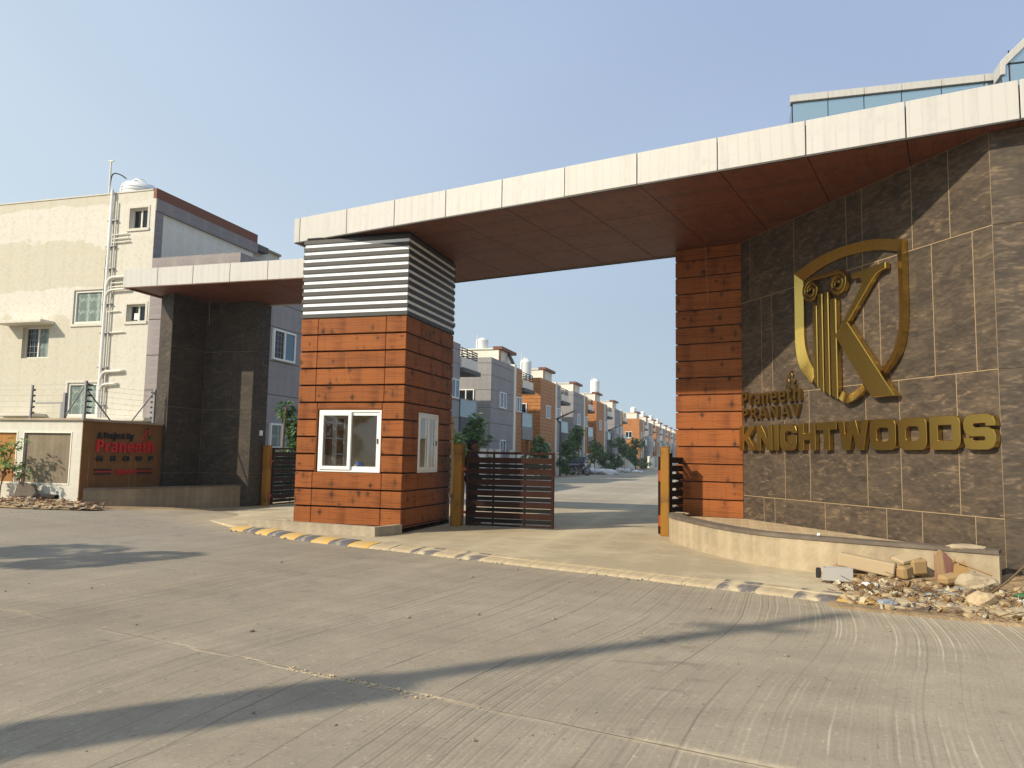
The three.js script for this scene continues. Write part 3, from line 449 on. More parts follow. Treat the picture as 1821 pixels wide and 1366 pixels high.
{ // concrete plinth around the front of the booth
  const t = thing('booth_plinth', 'low grey concrete plinth kerb wrapped around the foot of the booth', 'plinth');
  part('front_kerb', plan([[-9.6, -13.62], [-6.55, -13.2], [-6.6, -13.38], [-9.6, -13.8]].map(([x, z]) => [x, z]), 0.0, 0.235), M.conc, t);
  part('side_kerb', plan([[-6.55, -13.2], [-6.33, -13.93], [-6.5, -13.97], [-6.6, -13.38]], 0.0, 0.237), M.conc, t);
  part('mortar_fill', plan([[-9.6, -13.8], [-6.6, -13.38], [-6.5, -13.97], [-8.78, -13.97], [-8.78, -14.1], [-9.6, -14.05]], 0.0, 0.17), M.concLight, t);
  part('mortar_lump', T(rock(0.16, 4, 1.2, 0.35, 0.9), -9.0, 0.2, -13.98), M.concLight, t);
}

// ---------------------------------------------------------------- timber column and tiled sign wall
const WA = Math.atan2(4.81, 3.23), WL = 5.794;
{
  const c = thing('plank_column', 'tall column clad in orange brown planks on the right side of the gate opening', 'column', [0.06, 0, -16.32], -AA);
  const w = 1.405, th = 0.035, D = 0.75;
  part('core', bb(-w + th + 0.006, 0, -D, -0.02, SOF, -th - 0.002), M.groove, c);
  for (let k = 0; k < 16; k++) {
    const y0 = Math.max(0.06, 0.785 + 0.362 * (k - 1)) + 0.011, y1 = Math.min(SOF, 0.785 + 0.362 * k) - 0.011;
    if (y1 - y0 < 0.03) continue;
    part('plank', bb(-w, y0, -th, -0.004, y1, 0, 0.006, rnd), M.wood[(k * 7) % 4], c);
    part('plank', bb(-w, y0, -D, -w + th, y1, -th - 0.001, 0.006, rnd), M.wood[0], c);
  }
  part('flange_strip', merge([...Array(15)].map((_, k) => bb(-w - 0.008, 0.785 + 0.362 * k - 0.02, -D - 0.01, -w + 0.03, 0.785 + 0.362 * k + 0.02, -D + 0.02))), M.pvc, c);
}
{
  const t = thing('tiled_sign_wall', 'tall wall of dark brown stone tiles carrying the gold signs right of the gate', 'wall', [0.06, 0, -16.32], -WA);
  part('backing', bb(0, 0, -0.4, WL, SOF, -0.002), M.grout, t);
  const rows = [[0.0, 0.9, [0.671, 1.008, 2.389, 3.78, 4.462, 5.359]], [0.9, 2.868, [1.327, 2.027, 3.398, 4.097, 5.131]], [2.868, 4.822, [0.657, 0.996, 2.3, 3.4, 3.75, 4.784, 5.476]], [4.822, SOF, [0.304, 1.684, 3.05, 3.415, 4.445, 5.122]]];
  for (const [v0, v1, us] of rows) { const e = [0, ...us, WL]; for (let i = 0; i < e.length - 1; i++) part('tile', bb(e[i] + (i ? 0.004 : 0), v0 + 0.004, -0.0119, e[i + 1] - 0.004, v1 - 0.004, 0, 0.003, rnd), M.tile[Math.floor(rnd() * 3)], t); }
  // return wall beyond the corner, parallel to the canopy
  const ret = (g) => { g.rotateY(WA - AA); g.translate(WL, 0, 0); return g; };
  part('backing', ret(bb(0, 0, -0.4, 6, SOF, -0.012)), M.grout, t);
  for (const [v0, v1, o] of [[0, 0.9, 0.9], [0.9, 2.868, 1.3], [2.868, 4.822, 0.7], [4.822, SOF, 1.1]]) { const e = [0, o, o + 1.37, o + 2.74, o + 4.1, 6]; for (let i = 0; i < e.length - 1; i++) part('tile', ret(bb(e[i] + (i ? 0.004 : 0), v0 + 0.004, -0.0119, e[i + 1] - 0.004, v1 - 0.004, 0, 0.003, rnd)), M.tile[Math.floor(rnd() * 3)], t); }
}
// squared block letters, unit: metres, stroke s
function ring(w, h, s, r, cut) { const s1 = new THREE.Shape(), rr = (p, x, y, W2, H2, q) => { p.moveTo(x + q, y); p.lineTo(x + W2 - q, y); p.quadraticCurveTo(x + W2, y, x + W2, y + q); p.lineTo(x + W2, y + H2 - q); p.quadraticCurveTo(x + W2, y + H2, x + W2 - q, y + H2); p.lineTo(x + q, y + H2); p.quadraticCurveTo(x, y + H2, x, y + H2 - q); p.lineTo(x, y + q); p.quadraticCurveTo(x, y, x + q, y); return p; }; rr(s1, 0, 0, w, h, r); s1.holes.push(rr(new THREE.Path(), s, s * 0.9, w - 2 * s, h - 1.8 * s, r * 0.45)); return s1; }
const LET = {
  K: (w, h, s) => [[[0, 0], [s, 0], [s, h * 0.36], [s + 0.05, h * 0.42], [w - s * 1.25, 0], [w, 0], [s + 0.17, h * 0.56], [w - 0.02, h], [w - s * 1.3, h], [s, h * 0.63], [s, h], [0, h]]],
  N: (w, h, s) => [[[0, 0], [s * 0.92, 0], [s * 0.92, h * 0.58], [w - s * 1.1, 0], [w, 0], [w, h], [w - s * 0.92, h], [w - s * 0.92, h * 0.42], [s * 1.1, h], [0, h]]],
  I: (w, h) => [[[0, 0], [w, 0], [w, h], [0, h]]],
  H: (w, h, s) => [[[0, 0], [s, 0], [s, h * 0.5 - s * 0.42], [w - s, h * 0.5 - s * 0.42], [w - s, 0], [w, 0], [w, h], [w - s, h], [w - s, h * 0.5 + s * 0.42], [s, h * 0.5 + s * 0.42], [s, h], [0, h]]],
  T: (w, h, s) => [[[w / 2 - s / 2, 0], [w / 2 + s / 2, 0], [w / 2 + s / 2, h - s * 0.9], [w, h - s * 0.9], [w, h], [0, h], [0, h - s * 0.9], [w / 2 - s / 2, h - s * 0.9]]],
  W: (w, h, s) => [[[w * 0.16, 0], [w * 0.37, 0], [w * 0.5, h * 0.55], [w * 0.63, 0], [w * 0.84, 0], [w, h], [w - s * 1.02, h], [w * 0.735, h * 0.42], [w * 0.6, h], [w * 0.4, h], [w * 0.265, h * 0.42], [s * 1.02, h], [0, h]]],
  G: (w, h, s) => { const r = 0.12, a = h * 0.5 + 0.035; return [[[r, 0], [w - r, 0], [w - r * 0.3, r * 0.3], [w, r], [w, a], [w * 0.5, a], [w * 0.5, a - s * 0.8], [w - s, a - s * 0.8], [w - s, s * 0.9], [s + 0.04, s * 0.9], [s, s * 0.9 + 0.04], [s, h - s * 0.9 - 0.04], [s + 0.04, h - s * 0.9], [w - s, h - s * 0.9], [w - s, h - s * 1.12], [w, h - s * 1.12], [w, h - r], [w - r * 0.3, h - r * 0.3], [w - r, h], [r, h], [r * 0.3, h - r * 0.3], [0, h - r], [0, r], [r * 0.3, r * 0.3]]]; },
  S: (w, h, s) => { const r = 0.11, t = s * 0.86, m = h / 2, q = r * 0.3; return [[[r, 0], [w - r, 0], [w - q, q], [w, r], [w, m + t / 2 - r], [w - q, m + t / 2 - q], [w - r, m + t / 2], [s + 0.03, m + t / 2], [s, m + t / 2 + 0.03], [s, h - t - 0.03], [s + 0.03, h - t], [w - s, h - t], [w - s, h - t * 1.3], [w, h - t * 1.3], [w, h - r], [w - q, h - q], [w - r, h], [r, h], [q, h - q], [0, h - r], [0, m - t / 2 + r], [q, m - t / 2 + q], [r, m - t / 2], [w - s - 0.03, m - t / 2], [w - s, m - t / 2 - 0.03], [w - s, t + 0.03], [w - s - 0.03, t], [s, t], [s, t * 1.3], [0, t * 1.3], [0, r], [q, q]]]; },
};
{
  const t = thing('gold_name_sign', 'large gold raised letters KNIGHTWOODS along the lower part of the tiled wall', 'sign', [0.06, 0, -16.32], -WA);
  const spans = [['K', 0.03, 0.56], ['N', 0.60, 1.09], ['I', 1.13, 1.275], ['G', 1.31, 1.80], ['H', 1.85, 2.30], ['T', 2.33, 2.83], ['W', 2.86, 3.55], ['O', 3.58, 4.11], ['O', 4.16, 4.69], ['D', 4.74, 5.26], ['S', 5.31, 5.80]];
  const y = 1.80, h = 0.478, s = 0.145;
  for (const [ch, a, b] of spans) {
    const w = b - a, sh = ch === 'O' ? ring(w, h, s, 0.13) : ch === 'D' ? (() => { const p = new THREE.Shape(); p.moveTo(0, 0); p.lineTo(w - 0.14, 0); p.quadraticCurveTo(w, 0, w, 0.14); p.lineTo(w, h - 0.14); p.quadraticCurveTo(w, h, w - 0.14, h); p.lineTo(0, h); p.lineTo(0, 0); const q = new THREE.Path(); q.moveTo(s, s * 0.9); q.lineTo(w - s, s * 0.9); q.lineTo(w - s, h - s * 0.9); q.lineTo(s, h - s * 0.9); q.lineTo(s, s * 0.9); p.holes.push(q); return p; })() : shapeOf(LET[ch](w, h, s)[0]);
    const g = ext(sh, 0.085, 0.004); part('letter_' + ch.toLowerCase(), T(g, a, y, 0.016), M.brassLetter, t);
  }
}
const font = await new FontLoader().loadAsync('fonts/droid/droid_sans_bold.typeface.json');
function textGeo(str, w, h, depth, spread = 0, bevel = 0) { // fitted into a w x h box at the origin; one geometry per character
  const gs = []; let x = 0; const one = font.data ? 0 : 0;
  for (const ch of str) { const adv = font.data.glyphs[ch] ? font.data.glyphs[ch].ha / font.data.resolution : 0.3; if (ch !== ' ') { const g = new TextGeometry(ch, { font, size: 1, depth: 1, curveSegments: 5, bevelEnabled: false }); g.translate(x, 0, 0); gs.push(ni(g)); } x += adv + spread; }
  let x0 = 1e9, x1 = -1e9, y1 = -1e9; for (const g of gs) { g.computeBoundingBox(); x0 = Math.min(x0, g.boundingBox.min.x); x1 = Math.max(x1, g.boundingBox.max.x); y1 = Math.max(y1, g.boundingBox.max.y); }
  for (const g of gs) { g.translate(-x0, 0, 0); g.scale(w / (x1 - x0), h / y1, depth); }
  return gs;
}
const letterNames = (str) => [...str].filter((c) => c !== ' ').map((c) => 'letter_' + c.toLowerCase());
function leafLogo(parent, x, y, s, mats, z = 0.016) { // looping stem with small leaves above the name
  part('logo_stem', T(ni(tube([[0, 0, 0], [0.18 * s, 0.42 * s, 0], [0.42 * s, 0.52 * s, 0], [0.5 * s, 0.3 * s, 0], [0.34 * s, 0.12 * s, 0]], 0.05 * s, 16, 6)), x, y, z + 0.03), mats[0], parent);
  part('logo_stem', T(ni(tube([[0.28 * s, 0.5 * s, 0], [0.5 * s, 0.86 * s, 0], [0.76 * s, 0.92 * s, 0], [0.85 * s, 0.7 * s, 0], [0.72 * s, 0.5 * s, 0]], 0.05 * s, 16, 6)), x, y, z + 0.03), mats[0], parent);
  const lf = (cx, cy, r, a, m) => part('logo_leaf', T(ext(shapeOf([...Array(14)].map((_, i) => { const q = i / 14 * 2 * Math.PI, k = 1 - 0.45 * Math.abs(Math.sin(q)); return [Math.cos(q) * r * (0.5 + 0.5 * k), Math.sin(q) * r * 0.62]; })), 0.04, 0.003), 0, 0, 0).rotateZ(a).translate(x + cx * s, y + cy * s, z), m, parent);
  lf(0.98, 0.3, 0.2 * s, 1.2, mats[1]); lf(0.66, 1.02, 0.12 * s, 0.4, mats[2]);
}
{
  const t = thing('gold_developer_sign', 'small gold raised lettering Praneeth PRANAV with leaf mark at the left of the tiled wall', 'sign', [0.06, 0, -16.32], -WA);
  const add = (str, x, y, w, h, sp) => textGeo(str, w, h, 0.06, sp).forEach((g, i) => part(letterNames(str)[i], T(g, x, y, 0.016), M.brassDark, t));
  add('Praneeth', 0.07, 2.7, 1.82, 0.3, 0.0); add('PRANAV', 0.09, 2.42, 1.78, 0.215, 0.14);
  leafLogo(t, 1.42, 2.98, 0.26, [M.brassDark, M.brassDark, M.brassDark]);
}
{
  const t = thing('gold_crest', 'gold shield crest with a fluted column and the letter K high on the tiled wall', 'emblem', [0.06, 0, -16.32], -WA);
  const E = (name, pts, depth, z, bev = 0.012, m = M.brass) => part(name, T(ext(pts, depth, bev), 0, 0, z), m, t);
  const C = (pts, n = 24) => new THREE.CatmullRomCurve3(pts.map(([x, y]) => V(x, y, 0))).getPoints(n).map((p) => [p.x, p.y]);
  // shield band as bevelled strips: ridge between outer and inner outline
  function band(name, out, inn) { const n = out.length, pos = [], mid = out.map((o, i) => [o[0] * 0.42 + inn[i][0] * 0.58, o[1] * 0.42 + inn[i][1] * 0.58]); const q = (a, b, c, d) => pos.push(...a, ...b, ...c, ...a, ...c, ...d); const z0 = 0.012, zo = 0.125, zi = 0.055; const P = (p, z) => [p[0], p[1], z];
    for (let i = 0; i < n - 1; i++) { q(P(out[i], zo), P(out[i + 1], zo), P(inn[i + 1], zi), P(inn[i], zi)); q(P(out[i], z0), P(out[i + 1], z0), P(out[i + 1], zo), P(out[i], zo)); q(P(inn[i], zi), P(inn[i + 1], zi), P(inn[i + 1], z0), P(inn[i], z0)); }
    for (const i of [0, n - 1]) q(P(out[i], z0), P(out[i], zo), P(inn[i], zi), P(inn[i], z0));
    const g = new THREE.BufferGeometry(); g.setAttribute('position', new THREE.Float32BufferAttribute(pos, 3)); g.computeVertexNormals(); boxUV(g); part(name, g, M.brass, t); }
  const cx = 3.1, mir = (a) => a.map(([x, y]) => [2 * cx - x, y]);
  band('shield_top', C([[1.84, 5.02], [2.4, 5.16], [2.9, 5.21], [3.36, 5.2], [3.85, 5.14], [4.36, 5.0]], 20), C([[2.0, 4.86], [2.5, 5.0], [2.95, 5.05], [3.35, 5.04], [3.8, 4.98], [4.2, 4.86]], 20));
  band('shield_right', C([[4.36, 5.0], [4.36, 4.42], [4.345, 3.72], [4.25, 3.34], [4.1, 3.13], [3.95, 2.99]], 20), C([[4.2, 4.86], [4.205, 4.3], [4.19, 3.72], [4.1, 3.4], [3.98, 3.22], [3.84, 3.09]], 20));
  band('shield_left', C([[1.84, 5.02], [1.84, 4.42], [1.855, 3.6], [1.95, 3.3], [2.1, 3.12], [2.27, 2.97]], 20), C([[2.0, 4.86], [2.0, 4.3], [2.01, 3.72], [2.1, 3.44], [2.2, 3.28], [2.3, 3.14]], 20));
  band('shield_foot', C([[2.93, 2.66], [3.04, 2.58], [3.12, 2.57], [3.28, 2.61], [3.54, 2.77]], 12), C([[2.95, 2.79], [3.02, 2.74], [3.1, 2.72], [3.2, 2.75], [3.41, 2.87]], 12));
  const bar = (x0, x1, yt, b0, b1) => E('column_flute', [[x0, b0], [x1, b1], [x1, yt - 0.03], [x1 - 0.025, yt], [x0 + 0.025, yt], [x0, yt - 0.03]], 0.11, 0.012, 0.012);
  bar(2.31, 2.42, 4.36, 2.99, 2.89); bar(2.45, 2.565, 4.54, 2.88, 2.79); bar(2.60, 2.715, 4.54, 2.8, 2.72); bar(2.75, 2.9, 4.38, 2.72, 2.65);
  E('letter_k_arm', [[3.28, 4.71], [4.02, 4.73], [4.02, 4.63], [3.92, 4.615], [3.84, 4.59], [3.75, 4.52], [3.66, 4.43], [3.18, 3.92], [2.87, 3.74], [3.2, 4.12], [3.46, 4.42], [3.5, 4.5], [3.49, 4.56], [3.43, 4.605], [3.36, 4.62], [3.28, 4.62]], 0.1, 0.02);
  E('letter_k_leg', [[2.88, 3.74], [3.19, 3.915], [4.16, 2.62], [3.74, 2.625], [3.65, 2.68], [3.57, 2.78], [3.3, 3.16]], 0.13, 0.02);
  // scrolled capital: bar and two spirals
  const spiral = (x, y, r, dir) => { const pts = []; for (let i = 0; i <= 46; i++) { const a = i / 46 * 2.25 * 2 * Math.PI, k = r * (1 - 0.82 * i / 46); pts.push([x + dir * k * Math.sin(a), y + k * Math.cos(a)]); } const out = [], inn = []; for (let i = 0; i < pts.length; i++) { const a = pts[Math.max(0, i - 1)], b = pts[Math.min(pts.length - 1, i + 1)], dx = b[0] - a[0], dy = b[1] - a[1], l = Math.hypot(dx, dy), wv = 0.036 * (1 - 0.35 * i / 46); out.push([pts[i][0] - dy / l * wv, pts[i][1] + dx / l * wv]); inn.push([pts[i][0] + dy / l * wv, pts[i][1] - dx / l * wv]); } E('volute', [...out, ...inn.reverse()], 0.1, 0.016, 0.006); };
  spiral(2.26, 4.63, 0.2, -1); spiral(2.93, 4.62, 0.2, 1);
  E('capital_bar', [[2.24, 4.8], [2.95, 4.785], [2.95, 4.855], [2.24, 4.87]], 0.1, 0.017, 0.008);
}
{ // hanging cables under the canopy
  const cable = (name, label, pts) => single(name, tube(pts, 0.0042, 30, 5), M.bamboo, label, 'cable', undefined);
  cable('hanging_cable', 'thin white cable hanging from the soffit in front of the plank column', [[-0.62, 6.13, -15.8], [-0.63, 5.6, -15.79], [-0.6, 5.0, -15.78], [-0.63, 4.72, -15.8], [-0.72, 4.66, -15.82]]);
  cable('hanging_cable', 'short loose cable loop hanging from the middle of the main soffit', [[-3.0, 6.13, -15.2], [-3.06, 6.0, -15.2], [-3.0, 5.86, -15.22], [-3.08, 5.76, -15.2], [-3.04, 5.7, -15.2]]);
  cable('hanging_cable', 'short loose cable hanging from the soffit beside the booth louvres', [[-6.0, 6.13, -16.2], [-6.06, 5.98, -16.2], [-6.0, 5.85, -16.2], [-5.95, 5.78, -16.2]]);
  cable('hanging_cable', 'thin cable hanging in the dark tiled niche under the side canopy', [[-13.8, 5.88, -17.4], [-13.8, 5.42, -17.4], [-13.78, 5.0, -17.4]]);
}

// ---------------------------------------------------------------- kerb wall in front of the sign wall
function offsetLine(pts, d) { return pts.map((p, i) => { const a = pts[Math.max(0, i - 1)], b = pts[Math.min(pts.length - 1, i + 1)], dx = b[0] - a[0], dz = b[1] - a[1], l = Math.hypot(dx, dz); return [p[0] + dz / l * d, p[1] - dx / l * d]; }); }
function smooth(pts, n) { return new THREE.CatmullRomCurve3(pts.map(([x, z]) => V(x, 0, z))).getPoints(n).map((p) => [p.x, p.z]); }
{
  const t = thing('planter_wall', 'curved low concrete planter wall with dark coping below the gold signs', 'wall');
  const f = smooth([[-1.3, -15.75], [-1.34, -15.35], [-1.24, -14.85], [-0.95, -14.15], [-0.32, -12.9], [0.3, -12.12], [0.85, -11.8], [1.57, -11.48], [3.04, -10.9]], 40), b = offsetLine(f, 0.2);
  part('wall', plan([...f, ...b.slice().reverse()], 0, 0.5), M.concLight, t);
  const fo = offsetLine(f, -0.02), bo = offsetLine(f, 0.26);
  part('coping', plan([...fo, ...bo.slice().reverse()], 0.501, 0.55), M.coping, t);
  part('soil', plan([...b.slice(2, 38), [2.9, -11.9], [0.1, -16.2], [-1.1, -16.4]], 0.0, 0.44), M.stoneBeige, t);
  part('cement_splash', T(rock(0.17, 8, 1.5, 0.3, 0.6), 2.75, 0.56, -11.12), M.concLight, t);
  part('pebble', T(rock(0.03, 9, 1, 0.9, 1), 1.05, 0.575, -11.8), M.pvc, t);
  part('cement_splash', T(rock(0.12, 18, 1.4, 0.3, 0.8), -1.15, 0.53, -15.7), M.concLight, t);
}

// ---------------------------------------------------------------- left tiled niche, planter wall, brown sign, boundary wall
{
  const t = thing('tiled_niche', 'tall recess of dark stone tiles under the lower side canopy left of the booth', 'wall');
  const top = 5.875, vs = [0, 0.99, 2.78, 4.43, top];
  const quadTiles = (x0, z0, x1, z1, cuts, off) => { // tiles on a vertical plane from (x0,z0) to (x1,z1), facing the left of that direction turned outward
    const L = Math.hypot(x1 - x0, z1 - z0), a = Math.atan2(z1 - z0, x1 - x0);
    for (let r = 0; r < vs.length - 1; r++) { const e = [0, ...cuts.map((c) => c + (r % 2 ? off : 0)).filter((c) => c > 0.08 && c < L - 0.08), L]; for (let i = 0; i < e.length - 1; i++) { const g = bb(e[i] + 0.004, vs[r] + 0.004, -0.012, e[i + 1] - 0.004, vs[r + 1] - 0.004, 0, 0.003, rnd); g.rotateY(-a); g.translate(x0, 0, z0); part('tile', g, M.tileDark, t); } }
  };
  part('backing', merge([plan([[-15.45, -17.47], [-14.775, -17.16], [-14.775, -18.56], [-14.775, -19.28], [-15.45, -19.28]], 0, top), bb(-14.775, 0, -19.26, -13.132, top, -18.553)]), M.grout, t);
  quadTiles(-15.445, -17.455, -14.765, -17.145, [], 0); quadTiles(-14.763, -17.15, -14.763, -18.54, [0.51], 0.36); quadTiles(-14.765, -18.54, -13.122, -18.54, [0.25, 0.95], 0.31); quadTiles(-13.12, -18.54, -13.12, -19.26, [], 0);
  part('socket', bb(-13.118, 2.06, -19.06, -13.08, 2.21, -18.93, 0.006), M.pvc, t);
}
{
  const t = thing('left_planter_wall', 'low grey plastered planter wall curving in front of the tiled niche', 'wall');
  const f = smooth([[-14.94, -14.72], [-14.62, -14.98], [-14.36, -15.35], [-14.05, -16.3], [-13.72, -17.35], [-13.42, -18.3], [-13.22, -19.1]], 26), b = offsetLine(f, 0.16);
  part('wall', plan([...f, ...b.slice().reverse()], 0, 0.64), std({ map: rep(concT, 1 / 2), color: new THREE.Color(0.82, 0.78, 0.7), roughness: 0.95, bumpMap: rep(fineT, 1), bumpScale: 0.008 }), t);
  part('coping', plan([...offsetLine(f, -0.015), ...offsetLine(f, 0.2).reverse()], 0.641, 0.675), M.coping, t);
}
{
  const t = thing('brown_sign_wall', 'brown painted wall end with raised red and black lettering A Project By Praneeth GROUP', 'sign wall', [-14.95, 0, -14.6], Math.PI / 2);
  // local x runs away from the viewer along the wall, local z faces the lane
  const g = merge([bb(0.003, 0, -0.016, 0.21, 2.258, 0), bb(0.21, 0, -0.2, 2.62, 2.258, 0)]); const uv = g.attributes.uv, p = g.attributes.position; for (let i = 0; i < uv.count; i++) uv.setXY(i, p.getX(i) / 2.62, p.getY(i) / 2.26);
  part('wall', g, M.brown, t);
  part('coping', bb(0.2605, 2.26, -0.25, 2.66, 2.318, 0.05, 0.008, rnd), M.conc, t);
  const add = (str, x, y, w, h, mat, sp) => textGeo(str, w, h, 0.04, sp).forEach((q, i) => part(letterNames(str)[i], T(q, x, y, 0.012), mat, t));
  add('A Project By', 0.42, 1.86, 1.15, 0.16, M.dark, -0.02); add('Praneeth', 0.4, 1.53, 1.9, 0.32, M.red, -0.03); add('GROUP', 0.42, 1.31, 1.88, 0.125, M.dark, 0.75); add('Hyderabad', 1.06, 0.99, 0.64, 0.12, M.red, 0.02);
  for (const [a, b] of [[0.39, 0.9], [1.78, 2.28]]) { part('rule_bar', bb(a, 1.085, 0.012, b, 1.115, 0.04), M.dark, t); part('rule_bar', bb(a, 1.035, 0.012, b, 1.065, 0.04), M.red, t); part('rule_bar', bb(a, 0.985, 0.012, b, 1.015, 0.04), M.dark, t); }
  leafLogo(t, 1.86, 1.84, 0.3, [M.red, std({ color: 0x3c5a22 }), M.dark], 0.012);
}
{
  const t = thing('boundary_wall', 'cream plastered boundary wall with recessed orange and grey panels at the left edge', 'wall', [-14.952, 0, -14.6]);
  // panels recessed into the render, local x negative to the left
  const holes = [[-1.76, -0.335], [-3.83, -2.0], [-5.9, -4.2]], y0 = 0.77, y1 = 1.965, g = [], H = 2.26;
  const xs = [-12, ...holes.slice().reverse().flat(), -0.016]; for (let i = 0; i < xs.length; i += 2) g.push(bb(xs[i], 0, -0.2, xs[i + 1], H, 0));
  for (const [a, b] of holes) g.push(bb(a, 0, -0.2, b, y0, 0), bb(a, y1, -0.2, b, H, 0));
  part('wall', merge(g), M.stucco, t);
  const greyP = std({ map: rep(concT, 1 / 2), color: new THREE.Color(0.6, 0.58, 0.55), roughness: 0.95 }), orP = std({ map: rep(concT, 1 / 2), color: new THREE.Color(1.02, 0.58, 0.22), roughness: 0.9 });
  holes.forEach(([a, b], i) => part(i === 1 ? 'orange_panel' : 'grey_panel', bb(a, y0, -0.2, b, y1, -0.05), i === 1 ? orP : greyP, t));
  part('panel_rim', merge(holes.flatMap(([a, b]) => [bb(a - 0.03, y0 - 0.03, -0.01, b + 0.03, y0, 0.012), bb(a - 0.03, y1, -0.01, b + 0.03, y1 + 0.03, 0.012), bb(a - 0.03, y0, -0.01, a, y1, 0.012), bb(b, y0, -0.01, b + 0.03, y1, 0.012)])), M.whiteWall, t);
  part('coping', bb(-12, 2.262, -0.26, 0.053, 2.32, 0.06, 0.008, rnd), M.conc, t);
}
{ // electric fence on top of the walls
  const t = thing('electric_fence', 'multi strand electric fence on grey posts along the top of the boundary wall', 'fence');
  const y0 = 2.32, hs = [0.19, 0.33, 0.47, 0.61, 0.75, 0.87];
  const posts = [[-16.69, -14.7, 0.82, 0], [-15.05, -14.7, 0.91, 1], [-15.05, -16.97, 0.9, 2], [-18.8, -14.7, 0.82, 0], [-21, -14.7, 0.82, 0]];
  for (const [x, z, h, k] of posts) {
    const s = k ? 0.03 : 0.022, P = part('post', bb(x - s, y0, z - s, x + s, y0 + h, z + s, 0.004), M.steel, t);
    for (const q of hs) if (q < h + 0.02) { const sd = k === 2 ? [0, 0.05] : [0.055, 0]; part('insulator', rod([x + (k === 2 ? -0.03 : 0.02), y0 + q - 0.05, z], [x + (k === 2 ? -0.1 : 0.09), y0 + q - 0.05, z + 0.005], 0.026, 8), M.dark, P); if (k === 1) part('insulator', rod([x + 0.0, y0 + q - 0.05, z - 0.03], [x + 0.02, y0 + q - 0.05, z - 0.18], 0.02, 6), M.dark, P); }
  }
  const br = (a, b) => part('brace', rod(a, b, 0.018, 8), M.steel, t);
  br([-15.06, y0 + 0.82, -14.7], [-15.66, y0, -14.7]); br([-15.05, y0 + 0.68, -14.75], [-15.05, y0, -15.5]); br([-15.05, y0 + 0.82, -16.94], [-15.05, y0, -16.2]);
  part('conduit_arm', merge([bb(-16.55, y0 + 0.36, -14.73, -15.72, y0 + 0.39, -14.67), bb(-15.74, y0, -14.74, -15.68, y0 + 0.4, -14.66), bb(-15.679, y0 + 0.0, -14.739, -15.62, y0 + 0.62, -14.661)]), M.steel, t);
  const ws = []; for (const q of hs) { ws.push(rod([-28, y0 + q - 0.05, -14.68], [-15.0, y0 + q - 0.05, -14.68], 0.0022, 4), rod([-15.03, y0 + q - 0.05, -14.7], [-15.03, y0 + q - 0.05, -16.97], 0.0022, 4)); } part('wire', merge(ws), M.steel, t);
}
// ---------------------------------------------------------------- gates
function gateLeaf(name, label, pos, rot, L, H) {
  const t = thing(name, label, 'gate', pos, rot);
  const fr = M.gateWood, f = 0.06;
  part('frame', merge([bb(0, 0.06, -0.03, f, H, 0.03, 0.004, rnd), bb(L - f, 0.06, -0.03, L, H, 0.03, 0.004, rnd), bb(f, H - 0.05, -0.03, L - f, H, 0.03, 0.004, rnd), bb(f, 0.06, -0.03, L - f, 0.1, 0.03, 0.004, rnd)]), fr, t);
  // wide boards at the front, narrower dark boards behind the gaps
  const n = 6, pitch = (H - 0.24) / n; let y = 0.12;
  for (let k = 0; k < n; k++) { part('wide_slat', bb(f, y + pitch * 0.47, 0.002, L - f, y + pitch * 0.99, 0.024, 0.003, rnd), M.gateWood, t); part('narrow_slat', bb(f, y + pitch * 0.05, -0.022, L - f, y + pitch * 0.4, 0.0, 0.003, rnd), M.gateDark, t); y += pitch; }
  for (const q of [0.31, 0.67]) part('stile', bb(L * q - 0.02, 0.1, -0.028, L * q + 0.02, H - 0.05, -0.0225, 0, rnd), M.gateDark, t);
  part('hinge', merge([bb(-0.09, H - 0.42, -0.02, 0, H - 0.36, 0.02), bb(-0.09, 0.3, -0.02, 0, 0.36, 0.02), bb(-0.1, H - 0.5, -0.025, -0.07, H - 0.28, 0.025), bb(-0.1, 0.22, -0.025, -0.07, 0.44, 0.025)]), M.orangeMetal, t);
  return t;
}
function gatePost(label, x, z, w, H) {
  const t = thing('gate_post', label, 'post', [x, 0.06, z]);
  part('post', bb(-w / 2, 0, -w / 2, w / 2, H, w / 2, 0.01, rnd), M.yellow, t);
  part('cap_plate', bb(-w / 2 - 0.006, H, -w / 2 - 0.006, w / 2 + 0.006, H + 0.012, w / 2 + 0.006), M.yellow, t);
}
gatePost('yellow steel gate post at the left lane beside the tiled niche', -12.99, -19.2, 0.19, 1.72);
gatePost('yellow steel gate post standing right behind the plank booth', -5.99, -16.05, 0.24, 1.78);
gatePost('yellow steel gate post beside the plank column at the planter wall', -1.46, -15.9, 0.17, 1.78);
gateLeaf('slatted_gate', 'brown slatted gate leaf swung open in the left lane behind the booth', [-12.88, 0.03, -19.3], Math.PI / 2 - 0.02, 3.2, 1.7);
gateLeaf('slatted_gate', 'brown slatted gate leaf standing across the entrance right of the booth', [-5.78, 0.03, -16.05], 0.0, 1.98, 1.66);
gateLeaf('slatted_gate', 'brown slatted gate leaf seen edge on beside the right yellow post', [-1.58, 0.03, -15.98], Math.PI / 2 + 0.1, 2.4, 1.62);
{ const t = thing('fixed_slat_panel', 'narrow dark slatted panel between the right yellow post and the plank column', 'fence', [-1.36, 0.06, -16.0], Math.PI / 2 - 0.3);
  part('frame', bb(0, 0, -0.02, 0.05, 1.66, 0.02, 0.003), M.gateDark, t); for (let k = 0; k < 9; k++) part('slat', bb(0.05, 0.1 + k * 0.17, -0.015, 0.7, 0.22 + k * 0.17, 0.01, 0.002, rnd), M.gateDark, t); }
